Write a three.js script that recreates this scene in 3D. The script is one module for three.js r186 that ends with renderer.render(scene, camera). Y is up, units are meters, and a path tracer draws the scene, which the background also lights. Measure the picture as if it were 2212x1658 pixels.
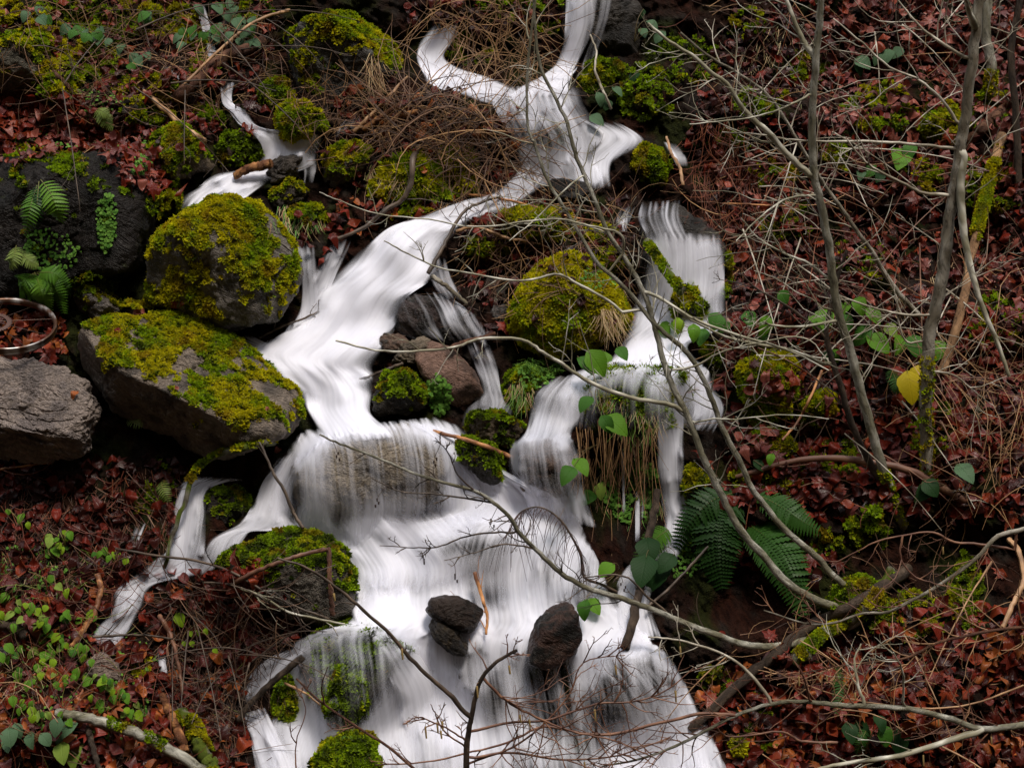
import * as THREE from 'three';
import { mergeVertices } from 'three/addons/utils/BufferGeometryUtils.js';
import { createNoise3D } from 'simplex-noise';

// ------------------------------------------------------------------ camera, sky, sun, exposure
const scene = new THREE.Scene();
const camera = new THREE.PerspectiveCamera(24.3, 1024 / 767, 0.1, 400);
camera.position.set(0, 1.9, 8.9);
camera.lookAt(0, 0, 0);
camera.updateMatrixWorld(true);
const renderer = new THREE.WebGLRenderer({ antialias: true });
renderer.toneMapping = THREE.LinearToneMapping;
renderer.toneMappingExposure = 2.12;
renderer.shadowMap.enabled = true;
renderer.shadowMap.type = THREE.PCFSoftShadowMap;
{ // an even overcast sky, a little brighter overhead
  const w = 64, h = 32, d = new Float32Array(w * h * 4);
  for (let y = 0; y < h; y++) for (let x = 0; x < w; x++) {
    const e = ((y + 0.5) / h - 0.5) * Math.PI, s = Math.max(0, Math.sin(e));
    const l = 0.85 * (1 + 2 * s) / 3, i = (y * w + x) * 4;
    const g = e < 0 ? 0.05 : l;
    d[i] = g * 0.97; d[i + 1] = g * 0.99; d[i + 2] = g * 1.05; d[i + 3] = 1;
  }
  const t = new THREE.DataTexture(d, w, h, THREE.RGBAFormat, THREE.FloatType);
  t.mapping = THREE.EquirectangularReflectionMapping; t.magFilter = THREE.LinearFilter; t.needsUpdate = true;
  scene.background = t; scene.environment = t;
}
const sun = new THREE.DirectionalLight(0xfff4e6, 1.5);
sun.position.set(2.6, 12, 4.2);
sun.castShadow = true;
sun.shadow.radius = 26;
sun.shadow.mapSize.set(4096, 4096);
Object.assign(sun.shadow.camera, { left: -6, right: 6, top: 6, bottom: -6, near: 1, far: 30 });
scene.add(sun, sun.target);

// ------------------------------------------------------------------ helpers
function rng(seed) { let s = seed >>> 0; return () => { s = (s + 0x6d2b79f5) | 0; let t = Math.imul(s ^ (s >>> 15), 1 | s); t = (t + Math.imul(t ^ (t >>> 7), 61 | t)) ^ t; return ((t ^ (t >>> 14)) >>> 0) / 4294967296; }; }
const R = rng(20240611);
const rnd = (a = 1, b) => b === undefined ? R() * a : a + R() * (b - a);
const n3 = createNoise3D(rng(7));
const fbm = (x, y, z, o = 4) => { let s = 0, a = 0.5; for (let i = 0; i < o; i++) { s += a * n3(x, y, z); x = x * 2.03 + 11.3; y = y * 2.03 + 5.1; z = z * 2.03 + 7.7; a *= 0.5; } return s; };
const clamp = (x, a = 0, b = 1) => x < a ? a : x > b ? b : x;
const lerp = (a, b, t) => a + (b - a) * t;
const sst = (a, b, x) => { const t = clamp((x - a) / (b - a)); return t * t * (3 - 2 * t); };
const V = (x, y, z) => new THREE.Vector3(x, y, z);
const mix3 = (a, b, t) => [lerp(a[0], b[0], t), lerp(a[1], b[1], t), lerp(a[2], b[2], t)];
const used = {};
const numbered = (n) => { const k = used[n] = (used[n] ?? -1) + 1; return k ? n + '_' + String(k).padStart(3, '0') : n; };
function tag(o, label, category, group, kind) {
  o.name = numbered(o.name); if (label) o.userData.label = label; if (category) o.userData.category = category;
  if (group) o.userData.group = group; if (kind) o.userData.kind = kind;
  scene.add(o); return o;
}
const shadows = (m) => { m.castShadow = true; m.receiveShadow = true; return m; };
function part(name, geo, mat, parent) { const m = shadows(new THREE.Mesh(geo, mat)); m.name = name; if (parent) parent.add(m); return m; }
const group = (name) => { const g = new THREE.Group(); g.name = name; return g; };

// picture points (of a 2212 x 1658 view) turned into rays of the camera
const PW = 2212, PH = 1658, C = camera.position.clone(), TAN = Math.tan(24.3 * Math.PI / 360);
const camR = V(1, 0, 0).transformDirection(camera.matrixWorld), camU = V(0, 1, 0).transformDirection(camera.matrixWorld), camB = V(0, 0, 1).transformDirection(camera.matrixWorld);
const ASP = 1024 / 767;
function ray(u, v) { const a = (u / PW * 2 - 1) * TAN * ASP, b = (1 - v / PH * 2) * TAN; return V(camR.x * a + camU.x * b - camB.x, camR.y * a + camU.y * b - camB.y, camR.z * a + camU.z * b - camB.z); }
const onZ = (u, v, z) => { const d = ray(u, v); return d.multiplyScalar((z - C.z) / d.z).add(C); };
const toPx = (p) => { const q = p.clone().sub(C), d = -q.dot(camB); return [(q.dot(camR) / d / TAN / ASP + 1) / 2 * PW, (1 - q.dot(camU) / d / TAN) / 2 * PH, d]; };

// ------------------------------------------------------------------ the hillside: depth z over (x, y)
const K = 0.74;
const bumps = [];
function bump(u, v, ru, rv, amp, pow = 1) { // a rise (or hollow) of the slope, sized in picture points
  let p = onZ(u, v, 0); for (let i = 0; i < 12; i++) p = onZ(u, v, -K * p.y);
  const s = p.clone().sub(C).dot(camB) * -2 * TAN / PH;
  bumps.push([p.x, p.y, ru * s, rv * s * 1.0, amp, pow]);
}
function Z(x, y) {
  const w = n3(x * 0.9, y * 0.9, 3.3) * 0.35;
  let z = -K * (y + 0.085 * Math.sin(y * 8.2 + w * 7 + x * 0.9));
  z += 0.10 * sst(0.9, 3.0, x - 0.12 * y) + 0.06 * sst(1.0, 2.8, -x);
  z += 0.11 * fbm(x * 1.3, y * 1.3, 1.7, 3);
  const f = 1 - 0.5 * sst(3.2, 6, Math.abs(x));
  z += f * (0.105 * fbm(x * 4.2, y * 4.6, 5.2, 3) + 0.03 * n3(x * 13, y * 14, 2.1) + 0.016 * n3(x * 31, y * 33, 9.1));
  for (const b of bumps) {
    const dx = (x - b[0]) / b[2], dy = (y - b[1]) / b[3], q = dx * dx + dy * dy;
    if (q < 6) z += b[4] * Math.exp(-q * b[5]);
  }
  return z;
}
// hollows behind the falls and ledges above them
bump(1235, 60, 120, 110, -0.10); bump(1060, 330, 160, 120, -0.05);
bump(230, 470, 60, 120, -0.12); bump(580, 150, 90, 70, -0.18); bump(1090, 590, 100, 60, -0.15);
bump(720, 760, 150, 50, -0.06); bump(1340, 1050, 100, 110, -0.22); bump(1480, 1180, 60, 90, -0.08);
bump(420, 1420, 110, 110, -0.16); bump(1700, 1180, 130, 60, -0.10); bump(2060, 1230, 150, 80, -0.26); bump(1600, 1310, 90, 50, -0.2); bump(1990, 520, 120, 70, -0.12); bump(1750, 560, 90, 60, -0.1); bump(2150, 560, 70, 90, -0.15); bump(1860, 1420, 120, 50, -0.12); bump(60, 1040, 120, 40, -0.15); bump(600, 1500, 60, 80, -0.05);
bump(1650, 700, 160, 110, 0.06); bump(1900, 900, 160, 130, 0.05); bump(2080, 300, 90, 130, -0.1);
bump(300, 1100, 140, 70, -0.10); bump(150, 1500, 200, 140, 0.10); bump(950, 270, 150, 80, 0.10);
bump(950, 1230, 200, 60, -0.05); bump(1100, 1330, 250, 50, 0.08); bump(1000, 1500, 400, 90, 0.02);

// depth map of what stands on the slope, seen along z; `bed` holds only what the water runs over
const GX0 = -3.5, GY0 = -2.9, GS = 0.0075, GW = 934, GH = 800;
function Field() { return new Float32Array(GW * GH).fill(-99); }
const bed = Field(), top = Field(), owner = new Int16Array(GW * GH).fill(-1), wet = new Uint8Array(GW * GH);
function sample(F, x, y) {
  const gx = clamp((x - GX0) / GS, 0, GW - 1.01), gy = clamp((y - GY0) / GS, 0, GH - 1.01), i = gx | 0, j = gy | 0, a = gx - i, b = gy - j, k = j * GW + i;
  return (F[k] * (1 - a) + F[k + 1] * a) * (1 - b) + (F[k + GW] * (1 - a) + F[k + GW + 1] * a) * b;
}
function cell(x, y) { const i = Math.round((x - GX0) / GS), j = Math.round((y - GY0) / GS); return i >= 0 && j >= 0 && i < GW && j < GH ? j * GW + i : -1; }
for (let j = 0; j < GH; j++) for (let i = 0; i < GW; i++) bed[j * GW + i] = Z(GX0 + i * GS, GY0 + j * GS);
top.set(bed);
function raster(F, pos, idx, id) { // world-space triangles into a field
  for (let t = 0; t < idx.length; t += 3) {
    const a = idx[t] * 3, b = idx[t + 1] * 3, c = idx[t + 2] * 3;
    const ax = (pos[a] - GX0) / GS, ay = (pos[a + 1] - GY0) / GS, bx = (pos[b] - GX0) / GS, by = (pos[b + 1] - GY0) / GS, cx = (pos[c] - GX0) / GS, cy = (pos[c + 1] - GY0) / GS;
    const x0 = Math.max(0, Math.ceil(Math.min(ax, bx, cx))), x1 = Math.min(GW - 1, Math.floor(Math.max(ax, bx, cx)));
    const y0 = Math.max(0, Math.ceil(Math.min(ay, by, cy))), y1 = Math.min(GH - 1, Math.floor(Math.max(ay, by, cy)));
    const det = (by - cy) * (ax - cx) + (cx - bx) * (ay - cy); if (Math.abs(det) < 1e-9) continue;
    for (let y = y0; y <= y1; y++) for (let x = x0; x <= x1; x++) {
      const l1 = ((by - cy) * (x - cx) + (cx - bx) * (y - cy)) / det, l2 = ((cy - ay) * (x - cx) + (ax - cx) * (y - cy)) / det, l3 = 1 - l1 - l2;
      if (l1 < -1e-6 || l2 < -1e-6 || l3 < -1e-6) continue;
      const z = l1 * pos[a + 2] + l2 * pos[b + 2] + l3 * pos[c + 2], k = y * GW + x;
      if (z > F[k]) { F[k] = z; if (id !== undefined) owner[k] = id; }
    }
  }
}
function hit(F, u, v) { // first point of a field along the ray through a picture point
  const d = ray(u, v); let t = (3.2 - C.z) / d.z, last = t;
  for (let i = 0; i < 420; i++) {
    const x = C.x + d.x * t, y = C.y + d.y * t, z = C.z + d.z * t;
    if (z < sample(F, x, y)) { let lo = last, hi = t; for (let k = 0; k < 9; k++) { const m = (lo + hi) / 2; if (C.z + d.z * m < sample(F, C.x + d.x * m, C.y + d.y * m)) hi = m; else lo = m; } return V(C.x + d.x * hi, C.y + d.y * hi, C.z + d.z * hi); }
    last = t; t += 0.016;
  }
  return onZ(u, v, -K * 1);
}
function normalAt(F, x, y, e = 0.02) {
  const dx = (sample(F, x + e, y) - sample(F, x - e, y)) / (2 * e), dy = (sample(F, x, y + e) - sample(F, x, y - e)) / (2 * e);
  return V(-clamp(dx, -3, 3), -clamp(dy, -3, 3), 1).normalize();
}
function inPoly(P, x, y) { let c = false; for (let i = 0, j = P.length - 1; i < P.length; j = i++) { const [xi, yi] = P[i], [xj, yj] = P[j]; if ((yi > y) !== (yj > y) && x < (xj - xi) * (y - yi) / (yj - yi) + xi) c = !c; } return c; }
const pts = (...a) => { const o = []; for (let i = 0; i < a.length; i += 2) o.push([a[i], a[i + 1]]); return o; };

// a builder that gathers triangles with vertex colours
class MB {
  constructor() { this.p = []; this.c = []; this.i = []; this.uv = []; }
  v(x, y, z, c, u = 0, w = 0) { this.p.push(x, y, z); this.c.push(c[0], c[1], c[2]); this.uv.push(u, w); return this.p.length / 3 - 1; }
  t(a, b, c) { this.i.push(a, b, c); }
  geo() {
    const g = new THREE.BufferGeometry();
    g.setAttribute('position', new THREE.BufferAttribute(new Float32Array(this.p), 3));
    g.setAttribute('color', new THREE.BufferAttribute(new Float32Array(this.c), 3));
    g.setAttribute('uv', new THREE.BufferAttribute(new Float32Array(this.uv), 2));
    g.setIndex(this.i); g.computeVertexNormals(); return g;
  }
  // a tapering stem along points; colour(t, angle, point) or a fixed colour
  tube(P, r0, r1, col, n = 6, knob = 0) {
    const first = this.p.length / 3, m = P.length, tan = V(), a = V(), b = V(), fn = typeof col === 'function';
    let ref = V(0.3, 0.2, 1).normalize(), len = 0;
    for (let k = 0; k < m; k++) {
      tan.subVectors(P[Math.min(k + 1, m - 1)], P[Math.max(k - 1, 0)]).normalize();
      a.crossVectors(ref, tan); if (a.lengthSq() < 1e-4) a.crossVectors(V(1, 0, 0), tan); a.normalize(); b.crossVectors(tan, a); ref = b.clone();
      if (k) len += P[k].distanceTo(P[k - 1]);
      const t = k / (m - 1), r = lerp(r0, r1, t) * (1 + knob * (R() - 0.4));
      for (let q = 0; q <= n; q++) {
        const w = q / n * Math.PI * 2, cx = Math.cos(w) * r, sx = Math.sin(w) * r;
        const x = P[k].x + a.x * cx + b.x * sx, y = P[k].y + a.y * cx + b.y * sx, z = P[k].z + a.z * cx + b.z * sx;
        this.v(x, y, z, fn ? col(t, w, x, y, z) : col, q / n * 6.283 * r0, len);
      }
    }
    for (let k = 0; k < m - 1; k++) for (let q = 0; q < n; q++) { const o = first + k * (n + 1) + q; this.t(o, o + n + 1, o + 1); this.t(o + 1, o + n + 1, o + n + 2); }
    for (const [k, flip] of [[0, 1], [m - 1, 0]]) { const c0 = fn ? col(k ? 1 : 0, 0, P[k].x, P[k].y, P[k].z) : col, c = this.v(P[k].x, P[k].y, P[k].z, c0); for (let q = 0; q < n; q++) { const o = first + k * (n + 1) + q; flip ? this.t(c, o, o + 1) : this.t(c, o + 1, o); } }
  }
}
function curve(P, n) { return new THREE.CatmullRomCurve3(P, false, 'centripetal').getPoints(n); }

// ------------------------------------------------------------------ textures: grain and fine relief only
function grainTexture(seed, fn, size = 512) {
  const d = new Uint8Array(size * size * 4), two = Math.PI * 2;
  for (let y = 0; y < size; y++) for (let x = 0; x < size; x++) {
    const g = clamp(fn(x / size, y / size)) * 255, i = (y * size + x) * 4; d[i] = d[i + 1] = d[i + 2] = g; d[i + 3] = 255;
  }
  const t = new THREE.DataTexture(d, size, size); t.wrapS = t.wrapT = THREE.RepeatWrapping; t.magFilter = THREE.LinearFilter; t.needsUpdate = true; return t;
}
const tile = (x, y, f, z) => { // noise that repeats over the unit square
  const a = x * Math.PI * 2, b = y * Math.PI * 2, r = f / 6.2832;
  return n3(Math.cos(a) * r + Math.cos(b) * r * 0.7 + z, Math.sin(a) * r + 3.1 * Math.sin(b) * r * 0.4, Math.cos(b) * r + Math.sin(b) * 0.9 * r - z);
};
const rockBump = grainTexture(1, (x, y) => 0.5 + 0.25 * tile(x, y, 14, 1) + 0.2 * tile(x, y, 40, 4) + 0.16 * tile(x, y, 110, 8) - 0.12 * Math.pow(1 - Math.abs(tile(x, y, 18, 12)), 12));
const rockGrain = grainTexture(2, (x, y) => 0.80 + 0.14 * tile(x, y, 60, 2) + 0.14 * tile(x, y, 150, 5) + 0.1 * tile(x, y, 20, 9));
const barkBump = grainTexture(3, (x, y) => 0.5 + 0.3 * tile(x * 1, y, 30, 3) + 0.25 * tile(x, y, 90, 6), 256);
const barkMap = grainTexture(6, (x, y) => 0.84 + 0.10 * tile(x, y, 12, 3) + 0.10 * tile(x, y, 90, 9) + 0.55 * sst(0.0, 0.3, tile(x, y, 9, 7) + 0.5 * tile(x, y, 24, 2)) - 0.3 * sst(0.25, 0.5, tile(x, y, 8, 14)), 512);
barkMap.repeat.set(6, 2.6); barkBump.repeat.set(9, 6);
const leafVein = grainTexture(4, (x, y) => { const m = Math.abs(x - 0.5); const s = Math.abs(((y * 9 - m * 7) % 1 + 1) % 1 - 0.5); return 0.62 + 0.25 * sst(0, 0.12, s) - 0.4 * (1 - sst(0, 0.05, m)) + 0.08 * tile(x, y, 30, 2); }, 256);

const M = {
  rock: new THREE.MeshPhysicalMaterial({ name: 'rock', vertexColors: true, roughness: 0.7, specularIntensity: 0.5, map: rockGrain, bumpMap: rockBump, bumpScale: 0.026 }),
  wetrock: new THREE.MeshPhysicalMaterial({ name: 'wet_rock', vertexColors: true, roughness: 0.42, specularIntensity: 0.25, map: rockGrain, bumpMap: rockBump, bumpScale: 0.012 }),
  soil: new THREE.MeshPhysicalMaterial({ name: 'soil', vertexColors: true, roughness: 0.8, specularIntensity: 0.15, bumpMap: rockBump, bumpScale: 0.02 }),
  moss: new THREE.MeshPhysicalMaterial({ name: 'moss', color: 0xffffff, roughness: 0.95, specularIntensity: 0.1, transmission: 0.5, thickness: 0, side: THREE.DoubleSide }),
  bark: new THREE.MeshPhysicalMaterial({ name: 'bark', vertexColors: true, roughness: 0.6, specularIntensity: 0.35, map: barkMap, bumpMap: barkBump, bumpScale: 0.006 }),
  stick: new THREE.MeshPhysicalMaterial({ name: 'twig', vertexColors: true, roughness: 0.5, specularIntensity: 0.6 }),
  dead: new THREE.MeshPhysicalMaterial({ name: 'dead_leaf', color: 0xffffff, roughness: 0.28, specularIntensity: 0.45, bumpMap: leafVein, bumpScale: 0.0025, side: THREE.DoubleSide }),
  green: new THREE.MeshPhysicalMaterial({ name: 'green_leaf', color: 0xffffff, vertexColors: true, roughness: 0.5, specularIntensity: 0.18, bumpMap: leafVein, bumpScale: 0.0025, transmission: 0.25, thickness: 0, side: THREE.DoubleSide }),
  fern: new THREE.MeshPhysicalMaterial({ name: 'fern', vertexColors: true, roughness: 0.42, specularIntensity: 0.22, transmission: 0.25, thickness: 0, side: THREE.DoubleSide }),
  straw: new THREE.MeshPhysicalMaterial({ name: 'straw', vertexColors: true, roughness: 0.7, side: THREE.DoubleSide }),
  water: new THREE.MeshPhysicalMaterial({ name: 'white_water', vertexColors: true, roughness: 0.55, transparent: true, side: THREE.DoubleSide }),
};

// ------------------------------------------------------------------ hillside and valley floor
{
  const xs = [], ys = [];
  for (let x = -40; x < -6; x += 2) xs.push(x); for (let x = -6; x < -3.2; x += 0.14) xs.push(x); for (let x = -3.2; x < 3.2; x += 0.0125) xs.push(x); for (let x = 3.2; x < 6; x += 0.14) xs.push(x); for (let x = 6; x <= 40; x += 2) xs.push(x);
  for (let y = -3.6; y < -2.5; y += 0.1) ys.push(y); for (let y = -2.5; y < 2.7; y += 0.0125) ys.push(y); for (let y = 2.7; y < 5; y += 0.12) ys.push(y); for (let y = 5; y <= 22; y += 1) ys.push(y);
  const nx = xs.length, ny = ys.length, p = new Float32Array(nx * ny * 3), c = new Float32Array(nx * ny * 3), uv = new Float32Array(nx * ny * 2), idx = [];
  const soil = [0.016, 0.009, 0.006], rot = [0.028, 0.009, 0.005], stone = [0.022, 0.019, 0.016], moss = [0.016, 0.022, 0.003];
  for (let j = 0; j < ny; j++) for (let i = 0; i < nx; i++) {
    const x = xs[i], y = ys[j], k = j * nx + i, z = Z(x, y);
    p[k * 3] = x; p[k * 3 + 1] = y; p[k * 3 + 2] = z;
    uv[k * 2] = x * 2.2; uv[k * 2 + 1] = (y * 0.8 - z * 0.6) * 2.2;
    let col = mix3(soil, rot, sst(-0.3, 0.4, fbm(x * 3, y * 3, 4)));
    col = mix3(col, stone, 0.7 * sst(0.1, 0.4, fbm(x * 5 + 9, y * 5, 1)));
    col = mix3(col, moss, 0.8 * sst(0.08, 0.35, fbm(x * 2.2, y * 2.2 + 7, 6)));
    const g = 0.8 + 0.5 * n3(x * 60, y * 60, 1);
    c[k * 3] = col[0] * g; c[k * 3 + 1] = col[1] * g; c[k * 3 + 2] = col[2] * g;
    if (i < nx - 1 && j < ny - 1) idx.push(k, k + 1, k + nx, k + 1, k + nx + 1, k + nx);
  }
  const g = new THREE.BufferGeometry();
  g.setAttribute('position', new THREE.BufferAttribute(p, 3)); g.setAttribute('color', new THREE.BufferAttribute(c, 3)); g.setAttribute('uv', new THREE.BufferAttribute(uv, 2));
  g.setIndex(idx); g.computeVertexNormals();
  const t = part('hillside', g, M.soil); tag(t, 'steep wooded hillside of dark soil and leaf litter', null, null, 'structure');
  // valley floor in front of the slope; unseen rises added to block low sky
  const fb = new MB(), fx = [], fz = [];
  for (let x = -80; x <= 80; x += 4) fx.push(x); for (let z = 2.2; z < 90; z += z < 20 ? 1 : 6) fz.push(z);
  for (const z of fz) for (const x of fx) { const gg = 0.8 + 0.4 * n3(x * 0.4, z * 0.4, 3); fb.v(x, -3.55 + 0.25 * n3(x * 0.07, z * 0.07, 1) * sst(3, 12, z) + Math.max(0, z - 13) * 1.25 + Math.max(0, Math.abs(x) - 13) * 1.1 * sst(4, 8, z + Math.abs(x) * 0.2) + 1.5 * n3(x * 0.08, z * 0.08, 4) * sst(16, 26, z), z, [0.05 * gg, 0.032 * gg, 0.016 * gg], x, z); }
  for (let j = 0; j < fz.length - 1; j++) for (let i = 0; i < fx.length - 1; i++) { const k = j * fx.length + i, n = fx.length; fb.t(k, k + n, k + 1); fb.t(k + 1, k + n, k + n + 1); }
  tag(part('valley_ground_sky_block', fb.geo(), M.soil), 'dark leaf covered valley ground with added unseen slopes blocking the low sky', null, null, 'structure');
}

// ------------------------------------------------------------------ moss tufts (instanced on stones and ground)
function tuftGeo(n, h, w, seed) {
  const r = rng(seed), b = new MB(), o = [1, 1, 1];
  for (let i = 0; i < n; i++) {
    const a = i / n * 6.283 + r(), lean = 0.35 + r() * 0.9, L = h * (0.6 + r() * 0.7), ww = w * (0.7 + r() * 0.6), ca = Math.cos(a), sa = Math.sin(a);
    const dx = ca * Math.sin(lean), dz = sa * Math.sin(lean), dy = Math.cos(lean), bx = ca * h * 0.15, bz = sa * h * 0.15;
    const p0 = b.v(bx, -h * 0.15, bz, o), pl = b.v(bx + dx * L * 0.5 - sa * ww, dy * L * 0.55, bz + dz * L * 0.5 + ca * ww, o), pr = b.v(bx + dx * L * 0.5 + sa * ww, dy * L * 0.55, bz + dz * L * 0.5 - ca * ww, o), p1 = b.v(bx + dx * L, dy * L * 0.85, bz + dz * L, o);
    b.t(p0, pr, pl); b.t(pl, pr, p1);
  }
  const g = b.geo(); g.deleteAttribute('color'); g.deleteAttribute('uv'); return g;
}
const TUFT = tuftGeo(9, 0.017, 0.0046, 5), TUFT_LONG = tuftGeo(9, 0.032, 0.0036, 9);
const MOSSC = { yellow: [0.49, 0.44, 0.004], green: [0.22, 0.33, 0.004], deep: [0.045, 0.068, 0.003], rust: [0.30, 0.16, 0.008], bright: [0.24, 0.31, 0.008] };
function mossColor(x, y, z, tone, r) {
  const a = fbm(x * 4, y * 4, z * 4, 2) + (r() - 0.5) * 0.5, b = n3(x * 19, y * 19, z * 19);
  let c = mix3(MOSSC.green, MOSSC.yellow, sst(-0.35, 0.35, a + tone));
  c = mix3(c, MOSSC.deep, sst(0.2, 0.85, -b - tone * 0.8 + (r() - 0.5) * 0.6));
  if (n3(x * 7 + 40, y * 7, z * 7) > 0.55) c = mix3(c, MOSSC.rust, 0.5);
  const g = 0.7 + r() * 0.6; return [c[0] * g, c[1] * g, c[2] * g];
}
function instanced(name, geo, mat, list) { // list of [Matrix4, colour]
  const im = new THREE.InstancedMesh(geo, mat, list.length), col = new THREE.Color();
  list.forEach(([m, c], i) => { im.setMatrixAt(i, m); im.setColorAt(i, col.setRGB(c[0], c[1], c[2])); });
  im.name = name; im.userData.kind = 'stuff'; return shadows(im);
}
const UP = V(0, 1, 0), _q = new THREE.Quaternion(), _q2 = new THREE.Quaternion(), _m = new THREE.Matrix4();
function frame(p, n, spin, s) { _q.setFromUnitVectors(UP, n); _q2.setFromAxisAngle(UP, spin); _q.multiply(_q2); return new THREE.Matrix4().compose(p, _q, s.isVector3 ? s : V(s, s, s)); }

// ------------------------------------------------------------------ boulders and stones
const spheres = {};
function sphere(detail) {
  if (!spheres[detail]) { let g = new THREE.IcosahedronGeometry(1, detail); g.deleteAttribute('uv'); g.deleteAttribute('normal'); g = mergeVertices(g, 1e-5); spheres[detail] = { p: g.attributes.position.array, i: g.index.array }; }
  return spheres[detail];
}
const rocks = [];
const STONE = { grey: [0.20, 0.18, 0.165], tan: [0.27, 0.21, 0.165], dark: [0.055, 0.048, 0.042], brown: [0.16, 0.105, 0.08], black: [0.03, 0.028, 0.026] };
function boulder(label, poly, o = {}) {
  const opt = { name: 'boulder', category: 'boulder', depth: 0.8, out: 0.1, col: STONE.grey, col2: STONE.dark, moss: 0, mossLo: 0.1, tone: 0, pow: 2.6, facets: 7, rough: 1, strata: 0, bed: false, wetness: 0, mat: null, cuts: [], ...o };
  const id = rocks.length, r = rng(1000 + id * 77), seed = id * 13.7;
  let cu = 0, cv = 0, A = 0;
  for (let i = 0, j = poly.length - 1; i < poly.length; j = i++) { const w = poly[j][0] * poly[i][1] - poly[i][0] * poly[j][1]; A += w; cu += (poly[j][0] + poly[i][0]) * w; cv += (poly[j][1] + poly[i][1]) * w; }
  cu /= 3 * A; cv /= 3 * A;
  const P0 = hit(opt.on ?? bed, cu, cv), meanPx = Math.sqrt(Math.abs(A / 2) / Math.PI);
  const scale = (p) => -p.clone().sub(C).dot(camB) * 2 * TAN / PH;
  const size0 = meanPx * scale(P0);
  const P = P0.clone().add(C.clone().sub(P0).normalize().multiplyScalar(opt.out * size0)), s = scale(P), size = meanPx * s, D = opt.depth * size;
  // radius of the outline by angle
  const NA = 180, rad = new Float32Array(NA);
  const L = poly.map(([u, v]) => [(u - cu) * s, -(v - cv) * s]);
  for (let k = 0; k < NA; k++) {
    const a = k / NA * Math.PI * 2, dx = Math.cos(a), dy = Math.sin(a); let best = 0;
    for (let i = 0, j = L.length - 1; i < L.length; j = i++) {
      const ex = L[i][0] - L[j][0], ey = L[i][1] - L[j][1], den = dx * ey - dy * ex; if (Math.abs(den) < 1e-12) continue;
      const t = (L[j][0] * ey - L[j][1] * ex) / den, q = (L[j][0] * dy - L[j][1] * dx) / den;
      if (t > 0 && q >= -1e-6 && q <= 1 + 1e-6 && t > best) best = t;
    }
    rad[k] = best || size;
  }
  const sm = rad.map((_, k) => (rad[k] * 2 + rad[(k + 1) % NA] + rad[(k + NA - 1) % NA]) / 4);
  const planes = opt.cuts.map(([x, y, z, k]) => { const l = Math.hypot(x, y, z); return [x / l, y / l, z / l, k * size]; });
  for (let i = 0; i < opt.facets; i++) {
    const a = r() * 6.283, zz = r() * 1.3 - 0.35, h = Math.sqrt(Math.max(0, 1 - zz * zz)); let n = [Math.cos(a) * h, Math.sin(a) * h, zz];
    const kk = Math.round((Math.atan2(n[1], n[0]) / 6.2832 + 1) * NA) % NA; const sup = Math.hypot(h * sm[kk], zz * D);
    planes.push([...n, sup * (0.72 + r() * 0.23)]);
  }
  const detail = opt.detail ?? Math.round(clamp(size * 80, 14, 56)), S = sphere(detail), n = S.p.length / 3;
  const pos = new Float32Array(n * 3), col = new Float32Array(n * 3), uv = new Float32Array(n * 2), sk = 9;
  for (let k = 0; k < n; k++) {
    const dx = S.p[k * 3], dy = S.p[k * 3 + 1], dz = S.p[k * 3 + 2], c = Math.hypot(dx, dy), a = (Math.atan2(dy, dx) / 6.28318 + 1) * NA, i0 = Math.floor(a) % NA, i1 = (i0 + 1) % NA, f = a - Math.floor(a);
    const Rr = sm[i0] * (1 - f) + sm[i1] * f, p = opt.pow;
    let rr = Math.pow(Math.pow(c / Rr, p) + Math.pow(Math.abs(dz) / D, p), -1 / p);
    // smooth minimum with the cutting planes
    let acc = Math.exp(-sk), den = acc * rr, inv = 1 / rr;
    let m = inv; for (const pl of planes) { const d = pl[0] * dx + pl[1] * dy + pl[2] * dz; if (d > 0.02) m = Math.max(m, d / pl[3]); }
    let sum = Math.exp((inv - m) * size * 18); for (const pl of planes) { const d = pl[0] * dx + pl[1] * dy + pl[2] * dz; if (d > 0.02) sum += Math.exp((d / pl[3] - m) * size * 18); }
    rr = 1 / (m + Math.log(sum) / (size * 18));
    let x = dx * rr, y = dy * rr, z = dz * rr;
    const q = 1 / size, big = 0.09 * size * opt.rough * fbm(x * q * 1.3 + seed, y * q * 1.3, z * q * 1.3, 3), fine = opt.rough * (0.016 * fbm(x * 9 + seed, y * 9, z * 9, 3) + 0.006 * n3(x * 34, y * 34 + seed, z * 34) - 0.016 * Math.pow(1 - Math.abs(n3(x * 4.5 + seed, y * 5.5, z * 4.5)), 14));
    let st = 0; if (opt.strata) { const lv = (y + x * (opt.tilt ?? 0.25) + 0.35 * z) * opt.strata + 0.9 * fbm(x * 2.2 + seed, y * 2.2, z * 2, 3); const fr = lv - Math.floor(lv); st = (opt.strataAmp ?? 0.016) * (fr < 0.16 ? -1.6 * (1 - fr / 0.16) : (fr - 0.5) * 0.8) * (0.6 + 0.6 * n3(Math.floor(lv) * 3.1, x * 3, seed)); }
    const add = 1 + (big + fine + st) / rr; x *= add; y *= add; z *= add;
    pos[k * 3] = P.x + camR.x * x + camU.x * y + camB.x * z; pos[k * 3 + 1] = P.y + camR.y * x + camU.y * y + camB.y * z; pos[k * 3 + 2] = P.z + camR.z * x + camU.z * y + camB.z * z;
    uv[k * 2] = (x + 0.55 * z + 0.2 * y) * 2.1 + seed; uv[k * 2 + 1] = (y - 0.5 * z) * 2.1;
  }
  const g = new THREE.BufferGeometry();
  g.setAttribute('position', new THREE.BufferAttribute(pos, 3)); g.setAttribute('uv', new THREE.BufferAttribute(uv, 2)); g.setIndex(new THREE.BufferAttribute(new Uint32Array(S.i), 1)); g.computeVertexNormals();
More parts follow.
